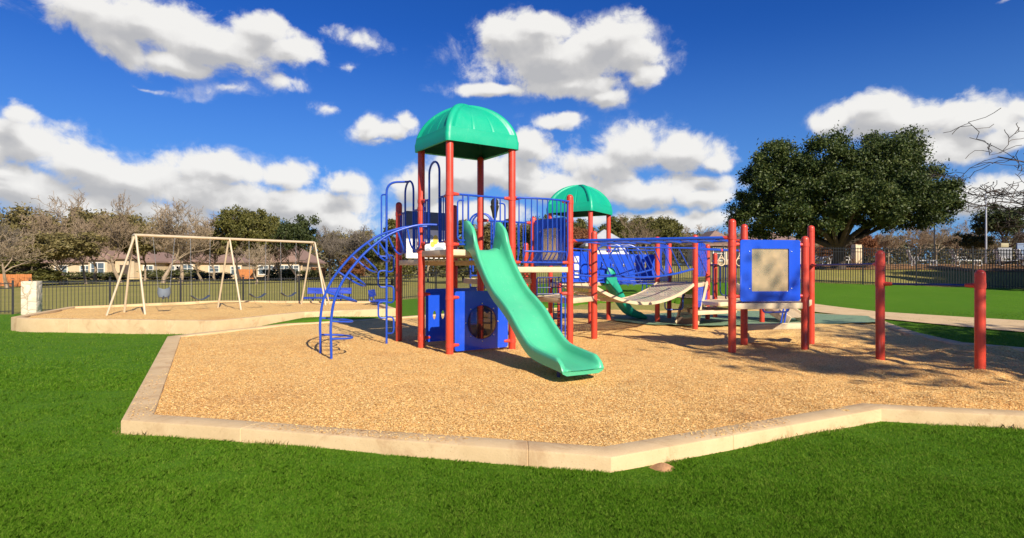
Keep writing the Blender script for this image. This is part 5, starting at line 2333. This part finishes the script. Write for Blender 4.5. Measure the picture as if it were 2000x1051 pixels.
# shrubs in front of the houses
SH = None
for i, (px, Y, w, h, lab) in enumerate([(88, 96, 3.2, 2.6, 'dark round shrub right of the cedar board fence'), (150, 97, 4.5, 1.8, 'wide low shrub under the long house windows'), (206, 96, 3.5, 1.7, 'shrub left of the long house bay window'),
                                        (226, 96.5, 3.0, 1.5, 'shrub right of the long house bay window'), (300, 98, 3.5, 2.2, 'tall shrub at the right corner of the long house'), (362, 101, 5.5, 2.3, 'broad shrub at the low-roofed house door'), (420, 101, 5.0, 1.6, 'low shrub before the low-roofed house'),
                                        (550, 92, 5.0, 2.4, 'bushy shrub before the pyramid-roofed house'), (606, 93, 2.6, 2.2, 'round shrub right of the pyramid-roofed house')]):
    X = at(px, Y)
    if SH is None:
        rng = np.random.default_rng(77)
        SH = thing('shrub', lab, 'shrub', (0, 0, 0))
        cs = [(rng.uniform(-.42, .42), rng.uniform(-.3, .3), rng.uniform(.15, .85)) for _ in range(26)]
        v = leaf_cloud(cs, [.22] * 26, [70] * 26, .07, rng)
        np_obj('foliage', v, np.arange(len(v)).reshape(-1, 4), M['shrub'], SH)
        mb = MB()
        for c in cs[::3]:
            mb.tube([V(0, 0, -.05), V(c[0] * .5, c[1] * .5, c[2] * .4), Vector(c)], [.03, .02, .008], 4)
        mb.build('stem', M['bark'], SH)
        SH.location = (X, Y, gz(X, Y))
        SH.scale = (w, w * .7, h * .75)
        SH['group'] = 'shrubs before the houses'
    else:
        dup(SH, (X, Y, gz(X, Y)), random.random() * .5, (w, w * .7, h * .75), lab, 'shrubs before the houses')
# far wood closing the view
rng = np.random.default_rng(99)
C, R, Nn = [], [], []
for i in range(2600):
    x = rng.uniform(-230, 230)
    y = 128 + rng.uniform(0, 26) + abs(x) * .05
    C.append((x, y, float(ground(x, y)) + rng.uniform(.3, 7.2)))
    R.append(rng.uniform(1.2, 2.6))
    Nn.append(int(rng.uniform(25, 70)))
v = leaf_cloud(C, R, Nn, .42, rng)
o = np_obj('far_wood', v, np.arange(len(v)).reshape(-1, 4), foliage('far_wood_leaves', [(.05, .045, .025), (.10, .085, .045), (.17, .13, .075), (.12, .12, .04)], .15, .08))
tag(o, 'distant brown-green wood along the horizon', 'wood', kind='stuff')
# ------------------------------------------------------------------ sky, sun, camera
SUN_EL = math.radians(32.5)
SUN_AZ = (.5, -.866)                 # horizontal direction towards the sun
world = bpy.data.worlds.new('World')
SC.world = world
world.use_nodes = True
wt = NT(world.node_tree)
bg = world.node_tree.nodes['Background']

# (px, py, rx, ry, tilt) of the cumulus lobes, read as sky directions
CL_ = [(270, 38, 205, 58, .04), (430, 85, 170, 50, .0), (560, 105, 75, 34, .0), (170, 5, 110, 40, .35), (330, 118, 110, 26, .05), (520, 60, 70, 36, .3), (230, 80, 90, 40, .45),
       (690, 72, 68, 20, .15), (450, 170, 56, 20, -.2), (555, 160, 48, 15, 0), (275, 162, 60, 9, .05), (640, 206, 38, 13, .1), (680, 126, 30, 11, -.1),
       (1085, 112, 170, 66, .0), (1190, 72, 85, 48, .0), (1235, 105, 55, 52, .0), (1000, 80, 80, 40, .3), (960, 172, 92, 20, 0), (1185, 182, 42, 20, 0), (1060, 60, 80, 34, 0), (1262, 148, 36, 26, 0), (1120, 160, 130, 34, 0),
       (755, 252, 66, 22, -.05), (745, 275, 36, 12, 0), (792, 236, 32, 20, 0), (722, 240, 30, 20, 0), (1095, 234, 58, 18, .0), (1068, 225, 30, 14, 0),
       (1800, 222, 185, 42, .04), (1700, 200, 84, 30, 0), (1620, 222, 48, 26, 0), (1900, 232, 90, 40, 0), (1960, 270, 60, 40, 0), (1850, 290, 150, 36, 0), (1990, 205, 40, 24, 0), (1985, 0, 44, 7, 0),
       (45, 228, 38, 32, .0), (60, 280, 92, 46, .0), (150, 312, 120, 48, .2), (260, 350, 160, 46, .05), (430, 330, 130, 38, .0), (400, 375, 180, 44, 0), (560, 338, 80, 32, 0), (560, 392, 190, 38, .1),
       (672, 366, 54, 24, 0), (640, 425, 105, 26, .15), (60, 372, 110, 50, 0), (250, 412, 240, 38, 0), (-60, 300, 90, 80, 0), (20, 350, 60, 14, 0),
       (830, 368, 70, 36, 0), (890, 345, 90, 46, 0), (960, 330, 90, 40, 0), (1035, 285, 44, 42, 0), (1015, 345, 70, 46, 0), (1225, 285, 100, 52, 0), (1330, 300, 90, 40, 0), (1180, 320, 84, 46, 0), (1280, 374, 150, 34, 0), (1100, 368, 120, 34, 0),
       (1370, 390, 66, 22, 0), (1392, 320, 46, 22, 0), (1930, 385, 120, 52, 0), (1300, 430, 170, 20, 0), (900, 420, 160, 26, 0), (2140, 250, 120, 70, 0), (2100, 400, 160, 60, 0), (-200, 120, 140, 60, .1)]

WISP = {13: 0}
ng = bpy.data.node_groups.new('cloud_field', 'ShaderNodeTree')
ng.interface.new_socket('P', in_out='INPUT', socket_type='NodeSocketVector')
ng.interface.new_socket('Field', in_out='OUTPUT', socket_type='NodeSocketFloat')
ng.interface.new_socket('Smooth', in_out='OUTPUT', socket_type='NodeSocketFloat')
g = NT(ng)
gi = g.node('NodeGroupInput').outputs['P']
go = g.node('NodeGroupOutput')
warp = g.noise(gi, 9.0, 3, .55, out='Color')
wp = g.vmath('SUBTRACT', warp, (.5, .5, .5))
pw = g.vmath('ADD', gi, g.vmath('MULTIPLY', wp, (.060, .050, 0)))
acc = None
for (px, py, rx, ry, tl) in CL_:
    a = math.atan((px - 1000) / F)
    ca = math.cos(a)
    el = (H - py) / F * ca
    thin = py < 300 and (ry <= 16 or (px, py) in ((690, 72), (450, 170)))                 # small torn shreds
    k = 2.1 if thin else 1.12
    d = g.vmath('SUBTRACT', pw, (a, el, 0))
    if tl:
        vr = g.node('ShaderNodeVectorRotate', rotation_type='Z_AXIS')
        g.put(vr.inputs['Vector'], d)
        vr.inputs['Angle'].default_value = tl
        d = vr.outputs[0]
    d = g.vmath('MULTIPLY', d, (1 / (rx / F * ca * ca * k), 1 / (ry / F * ca * k), 0))
    f = g.math('SUBTRACT', .36 if thin else 1.0, g.vmath('LENGTH', d))
    acc = f if acc is None else g.math('SMOOTH_MAX', acc, f, .18)
n1 = g.noise(gi, 17.0, 10, .62, .25)
n2 = g.noise(gi, 6.0, 3, .5)
c1 = g.math('SUBTRACT', n1, .5)
c2 = g.math('SUBTRACT', n2, .5)
g.l.new(g.math('ADD', acc, g.math('ADD', g.math('MULTIPLY', c1, 1.75), g.math('MULTIPLY', c2, .6))), go.inputs['Field'])
g.l.new(g.math('ADD', acc, g.math('ADD', g.math('MULTIPLY', g.math('SUBTRACT', g.noise(gi, 15.0, 3, .5), .5), .9), g.math('MULTIPLY', c2, .8))), go.inputs['Smooth'])


def field(p):
    n = wt.node('ShaderNodeGroup')
    n.node_tree = ng
    wt.put(n.inputs['P'], p)
    return n.outputs['Field'], n.outputs['Smooth']


co = wt.node('ShaderNodeTexCoord').outputs['Generated']
sp = wt.node('ShaderNodeSeparateXYZ')
wt.l.new(co, sp.inputs[0])
az = wt.math('ARCTAN2', sp.outputs[0], sp.outputs[1])
hyp = wt.math('SQRT', wt.math('ADD', wt.math('MULTIPLY', sp.outputs[0], sp.outputs[0]), wt.math('MULTIPLY', sp.outputs[1], sp.outputs[1])))
tn = wt.math('DIVIDE', sp.outputs[2], wt.math('MAXIMUM', hyp, .02))
cb = wt.node('ShaderNodeCombineXYZ')
wt.l.new(az, cb.inputs[0])
wt.l.new(tn, cb.inputs[1])
P0 = cb.outputs[0]
f0, s0 = field(P0)
_, s1 = field(wt.vmath('ADD', P0, (.012, .034, 0)))
f2, s2 = field(wt.vmath('ADD', P0, (.003, .008, 0)))
_, s3 = field(wt.vmath('ADD', P0, (.007, .015, 0)))
back = wt.math('MAXIMUM', wt.maprange(wt.math('ABSOLUTE', az), .95, 1.25, 0, 1, True), wt.maprange(tn, .62, .95, 0, 1, True))
fill_clouds = wt.math('MULTIPLY', wt.maprange(wt.noise(co, 2.6, 7, .6), .53, .78, 0, 1, True), back)  # unseen clouds behind and overhead, added to brighten the fill light
veil = wt.math('MULTIPLY', wt.math('MULTIPLY', wt.maprange(f0, -.26, .22, 0, 1, True), .42), wt.maprange(wt.noise(P0, 8.0, 6, .65, .8), .46, .64, 0, 1, True))
dens = wt.math('MAXIMUM', wt.math('MAXIMUM', wt.maprange(f0, -.06, .44, 0, 1, True), veil), fill_clouds)
occ = wt.maprange(s1, .05, 1.0, 0, 1, False)
emb = wt.math('MULTIPLY', wt.math('SUBTRACT', f2, f0), .55)
shade = wt.math('ADD', wt.math('ADD', occ, wt.math('ADD', emb, wt.math('MULTIPLY', wt.math('SUBTRACT', s3, s0), .55))), wt.math('MULTIPLY', wt.maprange(f0, 0, .8), .06), clamp=True)
ccol = wt.ramp(shade, [(.0, (.97, .955, .92)), (.3, (.88, .865, .84)), (.62, (.65, .64, .63)), (1.0, (.53, .53, .54))])
sky = wt.node('ShaderNodeTexSky', sky_type='NISHITA')
sky.sun_disc = False
sky.sun_elevation = SUN_EL
sky.sun_rotation = math.atan2(SUN_AZ[0], SUN_AZ[1])
sky.altitude = 100
sky.air_density = 1.0
sky.dust_density = .25
sky.ozone_density = 2.5
SKY_K = .1
hs = wt.node('ShaderNodeHueSaturation')
hs.inputs['Saturation'].default_value = 1.28
wt.l.new(sky.outputs[0], hs.inputs['Color'])
skyc = wt.mix(1.0, hs.outputs[0], (.21, .42, .83), 'MULTIPLY')
hz = wt.math('MULTIPLY', wt.maprange(tn, .0, .42, 1, 0, True), .55)
skyc = wt.mix(hz, skyc, (1.25, 2.95, 5.7))
cl10 = wt.mix(1.0, ccol, (1 / SKY_K * .70,) * 3, 'MULTIPLY')
final = wt.mix(wt.math('MULTIPLY', dens, .97), skyc, cl10)
wt.l.new(final, bg.inputs['Color'])
bg.inputs['Strength'].default_value = SKY_K

sd = bpy.data.lights.new('sun', 'SUN')
sd.energy = 5.0
sd.angle = math.radians(.6)
sd.color = (1.0, .91, .76)
so = bpy.data.objects.new('sun', sd)
COL.objects.link(so)
tosun = V(SUN_AZ[0] * math.cos(SUN_EL), SUN_AZ[1] * math.cos(SUN_EL), math.sin(SUN_EL))
so.rotation_euler = tosun.to_track_quat('Z', 'Y').to_euler()
so.location = tosun * 50

cam = bpy.data.cameras.new('camera')
cam.sensor_width = 36
cam.lens = 36 * F / 2000
cam.shift_y = (H - 525.5) / 2000
cam.clip_start = .05
cam.clip_end = 5000
c = bpy.data.objects.new('camera', cam)
COL.objects.link(c)
c.location = (0, 0, CH)
c.rotation_euler = (PI / 2, 0, 0)
SC.camera = c
SC.view_settings.view_transform = 'Standard'
SC.view_settings.look = 'None'
SC.view_settings.gamma = 1
SC.view_settings.exposure = .44
SC.cycles.max_bounces = 8
SC.cycles.transparent_max_bounces = 24
